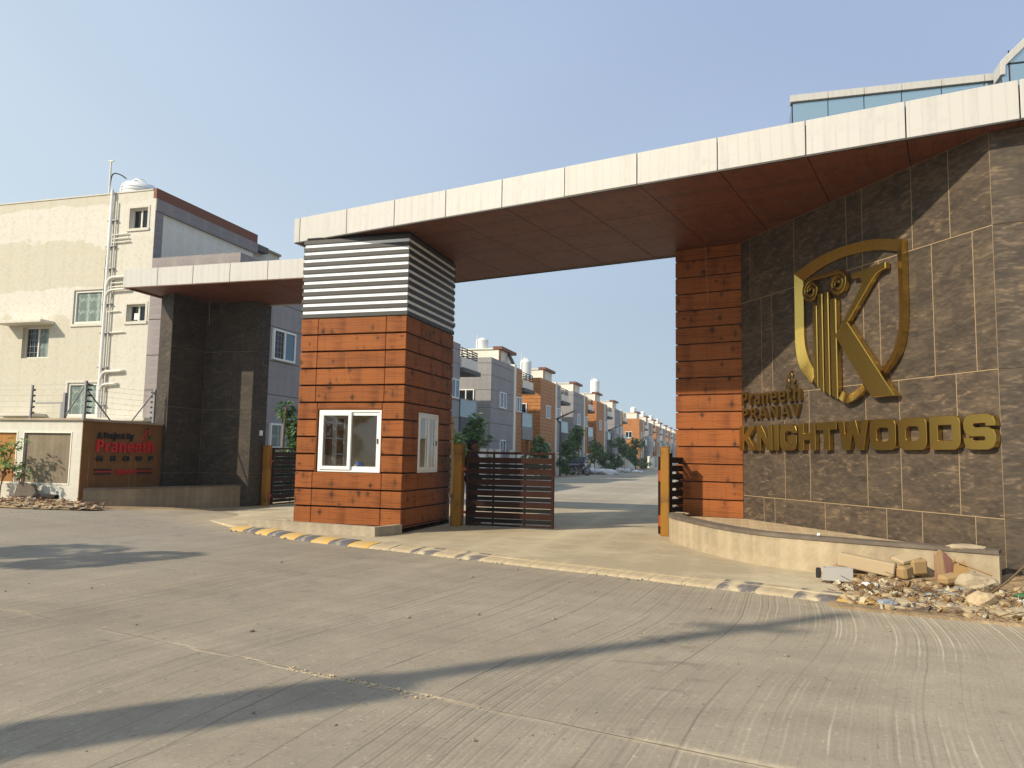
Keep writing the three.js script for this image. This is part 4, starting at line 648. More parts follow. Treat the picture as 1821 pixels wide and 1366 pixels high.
{ const t = thing('bamboo_pole', 'bare wooden pole leaning upright beside the middle yellow gate post', 'pole'); part('pole', tube([[-6.08, 0.75, -15.9], [-6.07, 1.4, -15.92], [-6.1, 2.0, -15.93], [-6.12, 2.45, -15.95]], 0.035, 12, 8), M.bamboo, t); for (const y of [1.05, 1.5, 1.95, 2.3]) part('node_ring', T(new THREE.CylinderGeometry(0.04, 0.04, 0.025, 10), -6.08 - 0.01 * y, y, -15.925), M.bark, t); }

// ---------------------------------------------------------------- windows of the villas
// frame in the x-y plane facing +z (then turned), mullion in the middle, glass as a sub-part
function villaWindow(parent, place, w, h, glass, o = {}) {
  const f = o.f ?? 0.07, d = o.d ?? 0.09, gs = [bb(0, 0, 0, w, f, d), bb(0, h - f, 0, w, h, d), bb(0, f, 0, f, h - f, d), bb(w - f, f, 0, w, h - f, d)];
  if (o.mullion !== false) gs.push(bb(w / 2 - f * 0.55, f, 0, w / 2 + f * 0.55, h - f, d));
  const win = part('window', place(merge(gs)), o.mat ?? M.pvc, parent);
  part('pane', place(bb(f, f, 0.01, o.mullion === false ? w - f : w / 2 - f * 0.55, h - f, 0.03)), glass, win);
  if (o.mullion !== false) part('pane', place(bb(w / 2 + f * 0.55, f, 0.025, w - f, h - f, 0.045)), o.glass2 ?? glass, win);
  if (o.grill) { const b = []; for (let k = 1; k < 5; k++) b.push(bb(f, h * k / 5 - 0.008, 0.046, w - f, h * k / 5 + 0.008, 0.056)); for (let k = 1; k < 6; k++) b.push(bb(w * k / 6 - 0.008, f, 0.046, w * k / 6 + 0.008, h - f, 0.056)); part('grill', place(merge(b)), M.steel, win); }
  if (o.sill) part('sill', place(bb(-0.08, -0.07, 0, w + 0.08, -0.002, d + 0.07, 0.006)), M.stucco, win);
  return win;
}
const toFront = (x, y, z) => (g) => T(ni(g.clone()), x, y, z);
const toStreet = (x, y, z) => (g) => { const q = ni(g.clone()); q.rotateY(Math.PI / 2); return q.translate(x, y, z); }; // local x runs towards -z

// ---------------------------------------------------------------- the near villa on the left
{
  const t = thing('corner_villa', 'tall cream villa with drainpipes and a grey wing behind the boundary wall on the left', 'house', [-17, 0, -22.93]);
  const x0 = -20, x1 = -3.82, H = 11.28;
  const op = { a: [-4.97, 9.86, -4.14, 10.65], b: [-4.83, 6.32, -3.98, 6.97], c: [-7.33, 6.31, -5.97, 7.61], d: [-7.34, 2.8, -5.94, 4.07], e: [-9.74, 5.05, -8.43, 6.27], f: [-9.6, 1.5, -8.4, 2.6] };
  const holes = Object.values(op).map(([a, b, c, d]) => [[a, b], [a, d], [c, d], [c, b]]);
  const g = ext([[x0, 0], [x1, 0], [x1, H - 0.3], [x1 - 0.12, H - 0.3], [x1 - 0.12, H], [x0, H]], 0.3, 0, holes); g.translate(0, 0, -0.3);
  const uv = g.attributes.uv, p = g.attributes.position; for (let i = 0; i < uv.count; i++) uv.setXY(i, (p.getX(i) + 20) / 16.4, p.getY(i) / 11.4);
  const wallT = tex(1024, 768, (u, v) => { // patches of fresh primer over older paint
    const x = -20 + 16.4 * u, y = 11.4 * v, n = fb(x * 0.05, y * 0.05), n2 = fb(x * 0.16 + 0.2, y * 0.16), f = fb(x * 1.1, y * 1.1);
    const e = 0.7 * (n2 - 0.5) + 0.25 * (fb(x * 0.5, y * 0.5) - 0.5);
    let light = sstep(9.35, 9.45, y + e * 1.2 + (x < -9 ? 0.1 * (x + 9) : 0)) * sstep(10.95, 10.85, y + e * 0.4 + (x > -6 ? -0.6 : 0) * 0);
    light = Math.max(light, sstep(6.5, 6.6, y + e) * sstep(7.65, 7.55, y + e * 0.5), sstep(-5.95, -5.8, x + e * 0.5) * sstep(7.9, 8.05, y + e) * 0.0 + sstep(-5.9, -5.7, x + e) * 0.7 * sstep(2, 3, y));
    let c = mixc([197, 192, 177], [212, 208, 199], clamp(light * 0.95 + 0.3 * (n - 0.5)));
    c = mixc(c, [190, 180, 148], 0.5 * clamp((f - 0.5) * 1.6) * (1 - 0.5 * light)); const st = fb(x * 0.9, y * 0.05); return mixc(mixc(c, [186, 176, 150], clamp((st - 0.62) * 2) * 0.22 * (1 - light)), [170, 160, 138], 0.35 * clamp((vn2(x / 0.05, y / 0.05) - 0.55) * 2));
  });
  part('front_wall', g, std({ map: wallT, bumpMap: rep(grainT, 9, 6), bumpScale: 0.006, roughness: 0.95 }), t);
  part('wall', merge([bb(x0, 0, -8.5, x1 - 0.301, H - 0.35, -0.62), bb(x0, 0, -0.62, -12, H - 0.35, -0.3)]), M.stucco, t);
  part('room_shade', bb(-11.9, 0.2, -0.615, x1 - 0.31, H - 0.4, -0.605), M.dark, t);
  part('side_wall', bb(x1 - 0.3, 0, -6.1, x1 - 0.06, H - 0.35, -0.3, 0, rnd), M.whiteWall, t);
  part('purple_band', merge([bb(x1 - 0.059, 8.7, -0.42, x1 + 0.012, H - 0.781, -0.004), bb(x1 - 0.059, H - 0.78, -6.3, x1 + 0.04, H - 0.32, -0.003)]), M.purple, t);
  part('eave', bb(x1 - 0.13, H - 0.318, -6.28, x1 + 0.02, H + 0.08, 0.002, 0.006, rnd), M.brownEave, t);
  part('eave_slab', bb(x1 - 3, H - 0.6, -7.1, x1 + 0.05, H - 0.33, -6.305), M.slabGrey, t);
  part('parapet_cap', bb(x0, H + 0.001, -0.34, x1 - 0.135, H + 0.05, 0.03, 0.006, rnd), M.stucco, t);
  part('roof', bb(x0, H - 0.349, -8.5, x1 - 0.2, H - 0.25, -0.32), M.conc, t);
  for (const [k, [a, b, c, d]] of Object.entries(op)) {
    const big = k === 'c' || k === 'd';
    villaWindow(t, toFront(a, b, big ? -0.12 : -0.24), c - a, d - b, big ? M.frost : M.glassDark, { mullion: !big, f: big ? 0.09 : 0.055, mat: M.pvcDull, grill: k === 'e', glass2: k === 'e' ? M.frost : M.glassDark });
    if (k !== 'e') part('window_surround', merge([bb(a - 0.09, d, -0.01, c + 0.09, d + 0.08, 0.022), bb(a - 0.09, b - 0.1, -0.01, c + 0.1, b, 0.05), bb(a - 0.09, b, -0.01, a, d, 0.022), bb(c, b, -0.01, c + 0.09, d, 0.022)]), M.stucco, t);
  }
  part('paper_notice', bb(-4.62, 6.42, -0.16, -4.4, 6.66, -0.155), M.pvc, t);
  for (const [a, b, y] of [[-10.5, -8.2, 6.33], [-10.4, -8.25, 2.78], [-6.1, -3.2, 2.62]]) part('awning', bb(a, y, 0.002, b, y + 0.11, 0.62, 0.01, rnd), M.stucco, t);
  // grey wing towards the street
  const gw = [bb(x1, 0, -8, -0.04, 8.6, -0.04)]; part('grey_wing', merge(gw), M.line, t);
  const lv = [0, 1.35, 2.6, 3.77, 5.05, 6.37, 7.3, 8.25, 8.69];
  for (let i = 0; i < lv.length - 1; i++) { part('wall_panel', bb(x1 + 0.001, lv[i] + 0.012, -0.039, -0.001, lv[i + 1] - 0.012, 0.0, 0.003, rnd), M.purple, t); part('wall_panel', bb(-0.039, lv[i] + 0.012, -8, 0.0, lv[i + 1] - 0.012, -0.0395, 0.003, rnd), M.greyWall, t); }
  villaWindow(t, toStreet(0.001, 5.11, -2.15), 1.5, 1.18, M.glassDark, { grill: false, glass2: M.glassBlue }); villaWindow(t, toStreet(0.001, 1.74, -2.2), 1.5, 0.95, M.frost);
  part('grill', toStreet(0.05, 5.18, -2.2)(merge([0.2, 0.4, 0.6, 0.8].map((k) => bb(0.02, k * 1.1, 0, 0.68, k * 1.1 + 0.014, 0.012)).concat([0.22, 0.44].map((k) => bb(k, 0, 0.0, k + 0.014, 1.06, 0.012))))), M.steel, t);
  // drainage
  const px = -5.75, z = 0.11;
  part('drainpipe', rod([px, 0.2, z], [px, 11.2, z], 0.062, 12), M.pvc, t);
  part('pipe_cap', rod([px, 11.2, z], [px, 11.42, z], 0.075, 12, 0.04), M.pvcDull, t);
  part('thin_pipe', rod([px + 0.2, 2.3, 0.07], [px + 0.2, 10.95, 0.07], 0.03, 8), M.pvcDull, t);
  part('cable_run', tube([[px - 0.15, 1.5, 0.04], [px - 0.13, 5, 0.04], [px - 0.17, 8.6, 0.05], [px - 0.04, 10.6, 0.05], [px - 0.02, 11.35, 0.04]], 0.011, 30, 5), M.bark, t);
  for (const y of [3.2, 4.6, 5.9, 7.0, 8.35, 9.2, 10.2]) part('pipe_bracket', bb(px - 0.18, y, 0.0, px + 0.26, y + 0.035, 0.13), M.steel, t);
  const branch = (y, dx, r, drop) => part('branch_pipe', tube([[px + 0.03, y - drop, z], [px + 0.1, y - drop * 0.3, z], [px + 0.22, y, z], [px + dx * 0.6, y + 0.02, z], [px + dx, y + 0.03, z - 0.02], [px + dx + 0.05, y + 0.03, -0.02]], r, 20, 10), M.pvcDull, t);
  branch(8.0, 1.1, 0.055, 0.28); branch(7.52, 1.05, 0.045, 0.2); branch(4.45, 0.95, 0.055, 0.25); branch(3.98, 0.7, 0.045, 0.2);
  for (const [y, dx] of [[9.66, 0.8], [9.5, 0.85], [9.36, 0.9], [6.72, 0.62], [5.92, 0.9], [7.8, 0.9], [7.65, 0.8]]) part('service_pipe', rod([px + 0.1, y, 0.06], [px + dx, y + 0.02, 0.06], 0.026, 8), M.pvcDull, t);
}
function tankGeo(r, h) { const pts = [[0, 0], [r, 0]]; const n = 11; for (let i = 0; i < n; i++) { const y = h * 0.8 * i / n; pts.push([r, y + 0.005], [r, y + h * 0.045], [r * 0.965, y + h * 0.055], [r * 0.965, y + h * 0.07]); } pts.push([r, h * 0.8], [r * 0.88, h * 0.92], [r * 0.4, h * 0.97], [r * 0.38, h * 1.03], [0, h * 1.04]); return new THREE.LatheGeometry(pts.map(([a, b]) => new THREE.Vector2(a, b)), 40); }
{ const t = thing('water_tank', 'ribbed white water tank with a thin mast on the roof of the left cream villa', 'water tank', [-24.15, 10.95, -25.6]); part('tank', tankGeo(0.72, 1.85), M.tank, t); part('lid', T(new THREE.CylinderGeometry(0.2, 0.22, 0.06, 24), 0, 1.93, 0), M.pvcDull, t); part('mast', rod([-0.55, 0, 1.0], [-0.55, 2.45, 1.0], 0.035, 8), M.pvcDull, t); part('mast_tee', rod([-0.66, 2.45, 1.0], [-0.42, 2.45, 1.0], 0.035, 8), M.pvcDull, t); part('inlet_pipe', tube([[-0.55, 1.3, 1.0], [-0.5, 1.95, 0.9], [-0.4, 2.0, 0.6], [-0.3, 1.9, 0.4]], 0.025, 12, 6), M.dark, t); }

// ---------------------------------------------------------------- villas along the street
function villa(kind) { // 'grey' or 'orange' first block
  const t = thing(kind + '_villa', '', 'house');
  const A = kind === 'grey', H = 8.6;
  const panels = (name, faceX, faceZ, mat) => { // cladding in horizontal courses on the street face and the front
    const [z0, z1] = faceX, lv = [0, 1.4, 2.7, 3.96, 5.04, 6.32, 7.37, 8.25, H];
    for (let i = 0; i < lv.length - 1; i++) { part(name, bb(-0.04, lv[i] + 0.014, z0, 0, lv[i + 1] - 0.014, z1 - (faceZ ? 0.041 : 0), 0, rnd), mat, t); if (faceZ) part(name, bb(-8, lv[i] + 0.014, -0.04, 0, lv[i + 1] - 0.014, 0, 0, rnd), mat, t); }
  };
  const boards = (faceX, faceZ) => { const gs = [], [z0, z1] = faceX; for (let y = 0; y < H - 0.05; y += 0.307) { const a = rnd; gs.push(bb(-0.04, y + 0.014, z0, 0, Math.min(H, y + 0.295), z1 - (faceZ ? 0.041 : 0), 0, a)); if (faceZ) gs.push(bb(-8, y + 0.014, -0.04, 0, Math.min(H, y + 0.295), 0, 0, a)); } stuff(part('plank_cladding', merge(gs), M.orange, t)); };
  part('wall', merge([bb(-8, 0, -8.1, -0.042, H - 0.15, -0.042)]), A ? M.line : M.groove, t);
  if (A) { panels('wall_panel', [-5.7, 0], true, M.greyWall); boards([-8.1, -6.25], false); } else { boards([-5.7, 0], true); panels('wall_panel', [-8.1, -6.25], false, M.greyWall); }
  part('parapet', merge([bb(-8, H - 0.149, -0.2, -0.001, H + 0.05, -0.002), bb(-0.2, H - 0.149, -8.1, -0.0015, H + 0.049, -0.2)]), A ? M.greyWall : M.orange, t);
  part('pilaster', bb(-0.3, 0, -6.24, 0.06, 8.82, -5.71, 0, rnd), M.whiteWall, t);
  part('rear_wall', bb(-8, 0, -11.3, -2.6, 7.2, -8.11, 0, rnd), M.whiteWall, t);
  part('roof_slab', bb(-2.6, 6.9, -11.45, 0.25, 7.18, -8.12, 0.01, rnd), M.slabGrey, t);
  part('terrace_parapet', merge([bb(-0.02, 7.181, -11.3, 0.1, 7.85, -8.13), bb(-2.6, 7.181, -11.3, -0.021, 7.85, -11.18)]), M.whiteWall, t);
  const rl = []; for (let k = 0; k < 4; k++) { rl.push(bb(0.02, 7.95 + k * 0.16, -11.28, 0.06, 8.0 + k * 0.16, -8.14), bb(-2.6, 7.95 + k * 0.16, -11.26, 0.02, 8.0 + k * 0.16, -11.22)); } for (let k = 0; k < 4; k++) rl.push(bb(0.019, 7.85, -8.3 - k * 0.97, 0.061, 8.5, -8.24 - k * 0.97)); part('railing', merge(rl), M.dark, t);
  part('balcony', bb(-2.6, 3.0, -11.3, 0.12, 4.05, -8.12, 0, rnd), A ? M.greyWall : M.slabGrey, t);
  part('balcony_glass', merge([bb(0.05, 4.051, -11.25, 0.07, 5.15, -8.14), bb(-2.6, 4.051, -11.27, 0.049, 5.15, -11.25)]), M.balcGlass, t);
  part('balcony_rail', merge([bb(0.03, 5.151, -11.29, 0.09, 5.21, -8.13), bb(-2.6, 5.151, -11.29, 0.029, 5.21, -11.23), bb(0.03, 4.051, -11.31, 0.09, 5.15, -11.251)]), M.steel, t);
  part('porch_column', bb(-0.4, 0, -11.2, -0.1, 2.999, -10.9, 0.01, rnd), A ? M.orange : M.greyWall, t);
  // stair head room with its dark eave
  part('head_room', bb(-8, 8.3, -8.9, -1.15, 9.98, -5.3, 0, rnd), M.whiteWall, t);
  part('eave', bb(-1.6, 9.981, -9.3, -0.85, 10.22, -5.2, 0.01, rnd), M.brownEave, t);
  part('edge_band', bb(-1.149, 8.3, -5.5, -1.05, 9.98, -5.29, 0, rnd), M.brownEave, t);
  part('roof', bb(-8.1, 9.981, -9.2, -1.601, 10.08, -5.2, 0, rnd), M.whiteWall, t);
  villaWindow(t, toStreet(0.001, 5.14, -2.0), 1.6, 1.2, M.glassBlue); villaWindow(t, toStreet(0.001, 1.75, -2.3), 1.3, 1.05, M.glassBlue); villaWindow(t, toStreet(0.001, 5.14, -6.45), 1.4, 1.2, M.glassBlue);
  villaWindow(t, toFront(-2.5, 5.2, 0.001), 1.25, 1.15, M.glassDark, { sill: true });
  villaWindow(t, toFront(-5.6, 5.2, 0.001), 1.25, 1.15, M.glassDark, { sill: true });
  villaWindow(t, toFront(-4.6, 8.9, -5.29), 0.7, 0.6, M.glassDark, { mullion: false });
  return t;
}
const grey0 = villa('grey'), orange0 = villa('orange');
const ordinal = ['', 'first', 'second', 'third', 'fourth', 'fifth', 'sixth', 'seventh', 'eighth', 'ninth', 'tenth', 'eleventh', 'twelfth'];
const VZ = [-37.4, -51.87, -66.09, -80.15, -93.95, -108.3, -136.4, -150.6, -164.8, -179, -193.2, -207.4, -221.6, -235.8];
const where = ['partly hidden behind the booth, nearest on the street', 'with a roof tank, first whole one seen through the gate', 'above the slatted gate leaf, second whole one seen through the gate', 'behind the nearest street lamp', 'behind the two young trees left of the second lamp', 'beside the second street lamp', 'standing after the open gap in the row, its front fully sunlit'];
let ng = 0, no = 0;
VZ.forEach((z, i) => {
  const g = i === 6 || i < 6 ? i % 2 === 1 : i % 2 === 1, src = g ? grey0 : orange0; let o = src; if (g ? ng++ : no++) { o = src.clone(); o.name = numbered((g ? 'grey' : 'orange') + '_villa'); scene.add(o); }
  o.position.set(-17, 0, z);
  o.userData = { label: (g ? 'grey panelled villa ' : 'orange plank villa ') + (where[i] ?? `in the far row, ${ordinal[i - 6]} beyond the sunlit one`), category: 'house', group: 'villas in a row along the left of the street' };
});
{ // water tanks on the villas
  const spots = [[-19.9, 10.06, -58.2, 0.5, 1.0, 'on the first grey villa seen through the gate'], [-18.1, 8.35, -65.0, 0.5, 1.9, 'rising behind the railing of the first grey villa'], [-18.6, 10.06, -101.5, 0.62, 2.1, 'standing tall between the fifth and sixth villas'], [-19, 10.06, -143.5, 0.55, 1.1, 'on the sunlit orange villa after the gap'], [-19, 10.06, -157.5, 0.55, 1.1, 'on the grey villa beyond the gap'], [-19, 10.06, -172, 0.55, 1.1, 'on a far orange villa'], [-19, 10.06, -186, 0.55, 1.1, 'on a far grey villa']];
  spots.forEach(([x, y, z, r, h, l]) => { const t = thing('water_tank', 'white ribbed water tank ' + l, 'water tank', [x, y, z], 0, 'roof water tanks'); part('tank', tankGeo(r, h), M.tank, t); part('pipe', rod([-r * 0.5, 0, r], [-r * 0.5, h * 1.25, r], 0.03, 6), M.pvcDull, t); });
}
{ const t = thing('roof_strut', 'dark slanting strut propped against the head room of the first grey villa', 'strut'); part('strut', rod([-18.1, 9.95, -59.7], [-17.2, 8.66, -58.6], 0.14, 6), M.slabGrey, t); }
{ // compound walls with pillars along the villas
  const mk = () => {
    const t = thing('compound_wall', '', 'wall');
    part('wall', merge([bb(-0.1, 0, -8.2, 0.02, 1.75, 0), bb(-0.1, 0, -11.2, 0.02, 1.75, -9.6)]), M.whiteWall, t);
    part('cap', merge([bb(-0.13, 1.751, -8.2, 0.05, 1.82, 0), bb(-0.13, 1.751, -11.2, 0.05, 1.82, -9.6)]), M.concLight, t);
    for (const z of [-8.2, -9.6, -11.3, -0.2]) { const p = part('pillar', bb(-0.3, 0, z - 0.45, 0.12, 2.0, z, 0.01, rnd), M.whiteWall, t); part('pillar_facing', bb(0.121, 0, z - 0.44, 0.15, 1.99, z - 0.01), M.purple, p); }
    for (const z of [-9.55, -9.2]) part('side_gate', bb(-0.06, 0.1, z - 0.3, -0.03, 1.5, z), M.slabGrey, t);
    return t;
  };
  const w0 = mk();
  VZ.forEach((z, i) => { const o = i ? w0.clone() : w0; if (i) { o.name = numbered('compound_wall'); scene.add(o); } o.position.set(-15.3, 0.05, z); o.userData = { label: 'white compound wall with pillars in front of the ' + (i < 1 ? 'villa nearest the gate' : (i % 2 ? 'grey' : 'orange') + ' villa ' + (where[i] ?? ordinal[i - 6] + ' beyond the sunlit one in the far row')), category: 'wall', group: 'compound walls along the street' }; });
}
// ---------------------------------------------------------------- plants
function leafCloud(clusters, n, size, seed, droop = 0.3) {
  const R = RNG(seed), pos = [], nor = [];
  for (let i = 0; i < n; i++) {
    const [cx, cy, cz, rx, ry] = clusters[Math.floor(R() * clusters.length)];
    const a = R() * 6.283, u = R() * 2 - 1, s = Math.sqrt(1 - u * u), k = 0.45 + 0.55 * Math.cbrt(R());
    const c = V(cx + rx * k * s * Math.cos(a), cy + ry * k * u, cz + rx * k * s * Math.sin(a));
    const d = V(s * Math.cos(a) + 0.6 * (R() - 0.5), 0.5 * u - droop + 0.5 * (R() - 0.5), s * Math.sin(a) + 0.6 * (R() - 0.5)).normalize(), side = d.clone().cross(V(R() - 0.5, 1, R() - 0.5)).normalize(), up = side.clone().cross(d);
    const L = size * (0.6 + 0.8 * R()), w = L * 0.3, b = c.clone().addScaledVector(d, L * 0.45).addScaledVector(up, L * 0.07), e = c.clone().addScaledVector(d, L).addScaledVector(up, -L * 0.06), l = b.clone().addScaledVector(side, w), r = b.clone().addScaledVector(side, -w).addScaledVector(up, -L * 0.03);
    for (const q of [c, l, e, c, e, r]) pos.push(q.x, q.y, q.z);
  }
  const g = new THREE.BufferGeometry(); g.setAttribute('position', new THREE.Float32BufferAttribute(pos, 3)); g.computeVertexNormals(); g.setAttribute('uv', new THREE.Float32BufferAttribute(new Float32Array(pos.length / 3 * 2), 2)); return g;
}
function youngTree(label, x, z, h, w, seed, mi, name = 'young_tree', leaf = 0.16, n = 1500, cr = 0.42) {
  const t = thing(name, label, 'tree', [x, 0.05, z], 0, 'street planting'), R = RNG(seed), cl = [];
  const m = 9; for (let i = 0; i < m; i++) { const a = R() * 6.28, y = h * (cr + (1 - cr) * (0.1 + 0.85 * i / m)), k = Math.sin(Math.PI * (0.18 + 0.75 * i / m)); cl.push([Math.cos(a) * w * 0.34 * k, y, Math.sin(a) * w * 0.34 * k, w * (0.13 + 0.13 * R()) * (0.6 + 0.4 * k), h * 0.075]); }
  const tr = [tube([[0, 0, 0], [0.03 * (R() - 0.5), h * 0.3, 0.03], [0.08 * (R() - 0.5), h * 0.6, 0], [0.05, h * 0.9, 0.02]], 0.022 + h * 0.006, 14, 7)];
  for (const c of cl) tr.push(rod([0.0, Math.max(h * 0.3, c[1] - h * 0.16), 0], [c[0], c[1], c[2]], 0.014, 5, 0.006));
  part('trunk', merge(tr), M.bark, t); part('crown', leafCloud(cl, n, leaf, seed + 1, 0.35), M.leaf[mi], t);
  part('light_leaves', leafCloud(cl, Math.round(n * 0.3), leaf, seed + 2, 0.2), M.leaf[(mi + 1) % 4], t);
}
youngTree('broad leaved young tree with a round crown behind the seated gate leaf', -13.4, -38.4, 3.75, 1.5, 21, 2, 'young_tree', 0.32, 520, 0.42);
youngTree('bright yellow green bush behind the middle yellow gate post', -12.9, -33.8, 2.75, 2.0, 22, 3, 'bush', 0.2, 800, 0.2);
youngTree('bushy dark tree in front of the second plank clad villa', -13.4, -51.2, 3.0, 1.9, 23, 0, 'young_tree', 0.3, 950, 0.15);
youngTree('slim dark leafy tree beside the nearest street lamp', -13.5, -61.2, 3.2, 1.5, 24, 0, 'young_tree', 0.3, 800, 0.1);
youngTree('palm like young tree in front of the parked dark car', -13.3, -65.0, 4.1, 1.7, 25, 2, 'young_tree', 0.34, 700, 0.6);
youngTree('sparse tall tree behind the white sacks', -13.8, -75.5, 3.3, 1.9, 26, 1, 'young_tree', 0.26, 900, 0.35);
youngTree('low shrub on the verge right beside the white sacks', -13.0, -77.5, 2.0, 1.6, 27, 0, 'bush', 0.2, 900, 0.15);
youngTree('dense tall tree at the second street lamp', -13.2, -86.5, 4.2, 2.6, 28, 0, 'young_tree', 0.36, 1000, 0.1);
youngTree('dark two tiered tree in front of the sunlit plank villa', -13.2, -102, 4.4, 2.6, 29, 2, 'young_tree', 0.36, 1000, 0.18);
youngTree('dark green garden tree behind the left gate leaf beside the grey wing', -15.2, -23.4, 3.5, 1.5, 30, 0, 'young_tree', 0.17, 1300, 0.12);
youngTree('small brownish shrub on the far verge near the third lamp', -13.2, -112, 1.8, 2.0, 31, 1, 'bush', 0.25, 500, 0.1);
{ // sapling by the boundary wall
  const t = thing('sapling', 'leaning young sapling with thin branches in front of the cream boundary wall', 'plant', [-16.83, 0.25, -14.14]); t.scale.setScalar(0.87);
  part('stem', merge([tube([[0, 0, 0], [0.06, 0.5, 0.02], [0.2, 1.0, 0.05], [0.42, 1.45, 0.06], [0.66, 1.72, 0.08]], 0.017, 18, 6), tube([[0.03, 0.02, 0], [0.02, 0.5, -0.02], [0.16, 0.95, 0], [0.05, 1.45, 0.03], [-0.05, 1.62, 0.05]], 0.013, 16, 6), tube([[0.16, 0.92, 0.04], [0.45, 1.08, 0.05], [0.75, 1.02, 0.06], [0.98, 0.92, 0.06]], 0.009, 12, 5), tube([[0.1, 0.8, 0], [-0.08, 1.0, 0.0], [-0.2, 0.95, 0]], 0.008, 10, 5)]), M.bark, t);
  part('leaves', leafCloud([[0.62, 1.72, 0.08, 0.2, 0.13], [0.4, 1.55, 0.06, 0.16, 0.14], [-0.03, 1.6, 0.05, 0.15, 0.12], [0.42, 1.12, 0.05, 0.24, 0.12], [0.12, 1.3, 0.03, 0.12, 0.14]], 210, 0.12, 41, 0.35), M.leaf[3], t);
  part('leaves', leafCloud([[0.92, 0.92, 0.06, 0.15, 0.16], [0.55, 1.08, 0.05, 0.18, 0.1], [0.0, 1.5, 0.03, 0.14, 0.12]], 120, 0.12, 42, 0.5), M.leaf[0], t);
  part('dry_leaves', leafCloud([[-0.15, 0.85, 0, 0.16, 0.14], [0.7, 0.85, 0.06, 0.12, 0.1], [0.25, 0.95, 0.04, 0.14, 0.08]], 90, 0.11, 43, 0.6), M.leafBrown, t);
  const s = thing('seedling', 'small upright seedling at the left edge beside the sapling', 'plant', [-17.36, 0.25, -14.18]); s.scale.setScalar(0.87); part('stem', tube([[0, 0, 0], [0.02, 0.5, 0], [0.03, 1.1, 0.01]], 0.011, 10, 5), M.bark, s); part('leaves', leafCloud([[0.03, 1.05, 0, 0.07, 0.14], [0.02, 0.6, 0, 0.07, 0.1], [0.08, 0.75, 0, 0.12, 0.1]], 60, 0.12, 44, 0.4), M.leaf[3], s); part('dry_leaves', leafCloud([[0.12, 0.8, 0, 0.16, 0.12], [0.2, 0.6, 0, 0.1, 0.12]], 60, 0.11, 45, 0.6), M.leafBrown, s);
}
// ---------------------------------------------------------------- street furniture and vehicles
function lamp(label, x, z, h) { const t = thing('street_lamp', label, 'street lamp', [x, 0.05, z], 0, 'street lamps'); const m = std({ color: 0x4a4d52, roughness: 0.5, metalness: 0.4 }); part('pole', rod([0, 0, 0], [0, h, 0], 0.085, 10, 0.06), m, t); part('arm', rod([0, h - 0.1, 0], [-0.3, h + 0.3, 0], 0.06, 8), m, t); part('lamp_head', cbox(1.75, 0.1, 0.3, 0.02).rotateZ(0.42).translate(0.45, h + 0.62, 0.02), m, t); part('base_plate', bb(-0.18, 0, -0.18, 0.18, 0.05, 0.18), m, t); }
lamp('dark street lamp with slanted head nearest the gate', -13.9, -60.6, 4.35); lamp('second dark street lamp down the street beside the dense tree', -13.9, -86.2, 4.35); lamp('far thin street lamp in front of the fourth grey villa', -13.9, -118, 4.35);
{
  const t = thing('parked_car', 'dark blue car parked facing the gate beside a white compound pillar', 'car', [-14.55, 0.05, -71.0]); // front faces +z
  const paint = new THREE.MeshPhysicalMaterial({ color: 0x14182a, roughness: 0.35, clearcoat: 1, clearcoatRoughness: 0.1 });
  const side = [[-1.95, 0.35], [1.9, 0.35], [2.0, 0.55], [1.95, 0.85], [1.7, 0.98], [0.95, 1.08], [0.3, 1.62], [-1.2, 1.68], [-1.85, 1.2], [-2.0, 0.9]];
  const g = ext(side, 1.7, 0.07, [], 2); g.translate(0, 0, -0.85); g.rotateY(-Math.PI / 2); part('body', g, paint, t);
  part('windscreen', ext([[1.02, 1.09], [0.36, 1.58], [0.3, 1.56], [0.9, 1.06]], 1.36).translate(0.03, 0.03, -0.68).rotateY(-Math.PI / 2), M.glassDark, t);
  for (const s of [-1, 1]) { part('side_glass', bb(s * 0.842 - 0.015, 1.1, -1.2, s * 0.842 + 0.015, 1.5, 0.35), M.glassDark, t); part('headlight', bb(s * 0.62 - 0.17, 0.76, 1.9, s * 0.62 + 0.17, 0.9, 1.99, 0.03), M.pvc, t); part('mirror', T(cbox(0.2, 0.13, 0.1, 0.03), s * 1.0, 1.12, 0.75), paint, t);
    for (const z of [-1.25, 1.25]) { const w = part('wheel', T(new THREE.CylinderGeometry(0.33, 0.33, 0.22, 20), 0, 0, 0).rotateZ(Math.PI / 2).translate(s * 0.78, 0.33, z), M.dark, t); part('rim', T(new THREE.CylinderGeometry(0.2, 0.2, 0.23, 12), 0, 0, 0).rotateZ(Math.PI / 2).translate(s * 0.785, 0.33, z), M.steel, w); } }
  part('grille', bb(-0.45, 0.66, 1.94, 0.45, 0.82, 2.0), M.dark, t); part('number_plate', bb(-0.26, 0.5, 1.97, 0.26, 0.62, 2.03), M.pvc, t); part('bumper', bb(-0.84, 0.36, 1.9, 0.84, 0.5, 2.04, 0.04), M.slabGrey, t); part('chrome_bar', bb(-0.6, 0.84, 1.95, 0.6, 0.87, 2.01), M.steel, t);
}
